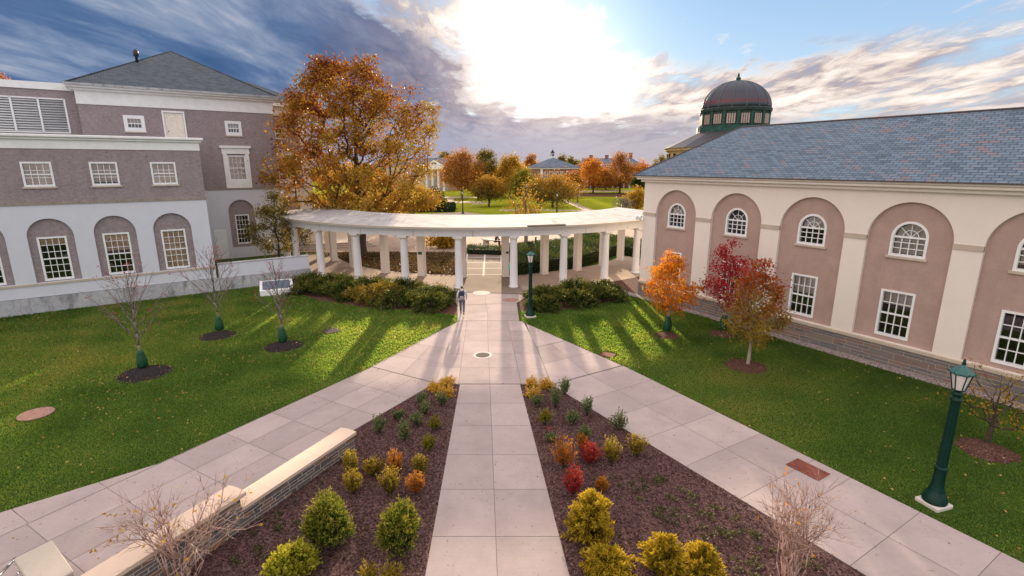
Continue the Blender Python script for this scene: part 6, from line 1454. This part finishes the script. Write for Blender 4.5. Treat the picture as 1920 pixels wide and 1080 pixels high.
# ------------------------------------------------------------------ people
def skin_mesh(name, V, E, Rr, mat, parent, sub=1, **kw):
    me = bpy.data.meshes.new(name); me.from_pydata([tuple(map(float, v)) for v in V], E, [])
    o = bpy.data.objects.new(name, me); COL.objects.link(o)
    s = o.modifiers.new('skin', 'SKIN'); s.use_smooth_shade = True
    for i, d in enumerate(me.skin_vertices[0].data):
        r = Rr[i]; d.radius = (r, r) if not isinstance(r, tuple) else r; d.use_root = i == 0
    ss = o.modifiers.new('sub', 'SUBSURF'); ss.levels = sub; ss.render_levels = sub
    dg = bpy.context.evaluated_depsgraph_get(); ev = o.evaluated_get(dg); m2 = bpy.data.meshes.new_from_object(ev)
    bpy.data.objects.remove(o); m2.materials.clear(); m2.materials.append(M[mat]); m2.name = name
    for pl_ in m2.polygons: pl_.use_smooth = True
    o = bpy.data.objects.new(name, m2); COL.objects.link(o)
    if parent: o.parent = parent
    return tagp(o, **kw)
def figure(root, J, hood, legs, shoe):
    """J: joints. One continuous body; clothes as separate skins over it."""
    V = []; E = []; Rr = []
    def add(p, r, par=None):
        V.append(p); Rr.append(r); 
        if par is not None: E.append((par, len(V)-1))
        return len(V)-1
    pel = add(J['pelvis'], .105); sp1 = add(J['waist'], .10, pel); ch = add(J['chest'], .125, sp1); nk = add(J['neck'], .055, ch)
    h0 = add(J['head']+np.array([0, 0, -.06]), .07, nk); h1 = add(J['head']+np.array([0, .0, .03]), .092, h0); add(J['head']+np.array([0, 0, .11]), .07, h1)
    add(J['head']+J['face']*.105+np.array([0, 0, -.005]), .016, h1)      # nose
    for s in 'LR':
        sh = add(J['sh'+s], .055, ch); elb = add(J['el'+s], .04, sh); wr = add(J['wr'+s], .028, elb); d = J['hand'+s]/np.linalg.norm(J['hand'+s])
        pm = add(J['wr'+s]+d*.06, .034, wr); side = np.cross(d, [0, 0, 1.0]) if abs(d[2]) < .9 else np.array([0, 1.0, 0])
        side /= np.linalg.norm(side)
        for k, ln in zip((-1.5, -.5, .5, 1.5), (.075, .088, .083, .065)):
            f0 = add(J['wr'+s]+d*.095+side*k*.018, .0095, pm); f1 = add(V[f0]+d*ln*.55+J['face']*.012, .009, f0); add(V[f1]+d*ln*.4+J['face']*.03, .0075, f1)
        t0 = add(J['wr'+s]+d*.04+J['face']*.03, .011, pm); add(V[t0]+d*.05+J['face']*.025, .009, t0)
        hp = add(J['hip'+s], .085, pel); kn = add(J['kn'+s], .058, hp); an = add(J['an'+s], .04, kn); add(J['toe'+s], .035, an)
    skin_mesh('body', V, E, Rr, 'skin', root)
    # hoodie / coat
    V = []; E = []; Rr = []
    a = add(J['pelvis']+np.array([0, 0, .04]), (.175, .125)); b_ = add(J['waist'], (.165, .125), a); c = add(J['chest'], (.19, .14), b_); add(J['neck']+np.array([0, 0, -.02]), .085, c)
    for s in 'LR':
        sh = add(J['sh'+s], .085, c); e = add(J['el'+s], .064, sh); add(J['wr'+s], .045, e)
    skin_mesh('jacket', V, E, Rr, hood, root)
    V = []; E = []; Rr = []
    a = add(J['pelvis'], (.16, .12))
    for s in 'LR':
        hp = add(J['hip'+s]+np.array([0, 0, -.05]), .10, a); k = add(J['kn'+s], .078, hp); add(J['an'+s]+np.array([0, 0, .01]), .066, k)
    skin_mesh('trousers', V, E, Rr, legs, root)
    for s in 'LR':
        V = []; E = []; Rr = []
        d = J['toe'+s]-J['an'+s]; a = add(J['an'+s]-d*.25+np.array([0, 0, -.03]), .048); m_ = add(J['an'+s]+d*.4+np.array([0, 0, -.02]), .05, a); add(J['toe'+s], .042, m_)
        skin_mesh('shoe', V, E, Rr, shoe, root)
    V = []; E = []; Rr = []
    f = J['face']; a = add(J['head']+np.array([0, 0, .10])-f*.012, .088); b_ = add(J['head']+np.array([0, 0, .03])-f*.035, .088, a); add(J['head']+np.array([0, 0, -.035])-f*.04, .065, b_)
    skin_mesh('hair', V, E, Rr, 'hair_brown', root)
    b = MB()
    fs = np.cross(f, [0, 0, 1.0])
    for k in (-1, 1):
        c = J['head']+f*.088+fs*k*.034+np.array([0, 0, .03]); b.box(c[0]-.012, c[0]+.012, c[1]-.008, c[1]+.008, c[2]-.008, c[2]+.008)
    c = J['head']+f*.086+np.array([0, 0, -.055]); b.box(c[0]-.025, c[0]+.025, c[1]-.006, c[1]+.006, c[2]-.006, c[2]+.006)
    b.build('face_features', 'hair_brown', root)
A = lambda *v: np.array(v, float)
wp = G(867, 591); WK = empty('person', (wp[0], wp[1], ZP), .05, label='person in a pale hoodie and grey jeans walking away with a backpack', cat='person')
J = dict(pelvis=A(0, 0, .93), waist=A(0, .02, 1.12), chest=A(0, .045, 1.34), neck=A(0, .05, 1.52), head=A(0, .075, 1.65), face=A(0, 1, 0),
         shL=A(-.19, .05, 1.42), elL=A(-.27, -.03, 1.14), wrL=A(-.28, .06, .90), handL=A(0, .15, -1), shR=A(.19, .05, 1.42), elR=A(.27, .06, 1.15), wrR=A(.25, .22, .98), handR=A(-.1, .5, -.8),
         hipL=A(-.095, 0, .9), knL=A(-.10, .16, .5), anL=A(-.10, .22, .09), toeL=A(-.11, .38, .045), hipR=A(.095, 0, .9), knR=A(.09, .02, .5), anR=A(.09, -.22, .16), toeR=A(.09, -.10, .045))
figure(WK, J, 'hoodie', 'jeans', 'shoe_brown')
b = MB(); b.lathe([(.06, 0), (.10, .05), (.085, .12), (.05, .13)], 12); hd = b.build('hood', 'hoodie', WK, smooth=True); hd.location = (0, -.03, 1.44); hd.scale = (1.15, .8, 1)
PK = empty('backpack', (wp[0]+.0, wp[1]-.16, ZP+1.12), .05, label='navy backpack with grey pocket worn by the walking person', cat='backpack')
b = MB(); b.box(-.155, .155, -.11, .09, -.12, .34); o = bevel(b.build('bag', 'pack_navy', PK), .06, 3)
b = MB(); b.box(-.115, .115, -.165, -.108, -.10, .10); bevel(b.build('pocket', 'pack_grey', PK), .025, 2)
for s in (-1, 1):
    b = MB(); b.path([(s*.1, .05, .33), (s*.125, .14, .37), (s*.13, .27, .30), (s*.14, .26, .06), (s*.15, .06, -.08)], [.024]*5, 6); b.build('strap', 'pack_navy', PK)
# seated person on the bench
sp_ = G(929, 462.5); f_ = A(.9, -.43, 0); s_ = A(-.43, -.9, 0)*-1
ST = empty('person', (sp_[0], sp_[1], .0), 0, label='person in dark clothes sitting hunched on the plaza bench', cat='person')
pv = A(0, .35, .58)
J = dict(pelvis=pv, waist=pv+A(0, 0, .2)+f_*.04, chest=pv+A(0, 0, .42)+f_*.14, neck=pv+A(0, 0, .58)+f_*.22, head=pv+A(0, 0, .70)+f_*.29, face=f_,
         shL=pv+A(0, 0, .48)+f_*.15+s_*.18, elL=pv+A(0, 0, .22)+f_*.28+s_*.2, wrL=pv+A(0, 0, .14)+f_*.5+s_*.1, handL=f_+A(0, 0, -.2), shR=pv+A(0, 0, .48)+f_*.15-s_*.18, elR=pv+A(0, 0, .22)+f_*.28-s_*.2, wrR=pv+A(0, 0, .14)+f_*.5-s_*.1, handR=f_+A(0, 0, -.2),
         hipL=pv+s_*.1, knL=pv+f_*.44+s_*.13, anL=pv+f_*.5+s_*.12+A(0, 0, -.48), toeL=pv+f_*.66+s_*.12+A(0, 0, -.53), hipR=pv-s_*.1, knR=pv+f_*.44-s_*.13, anR=pv+f_*.5-s_*.12+A(0, 0, -.48), toeR=pv+f_*.66-s_*.12+A(0, 0, -.53))
figure(ST, J, 'coat_brown', 'coat_brown', 'shoe_brown')
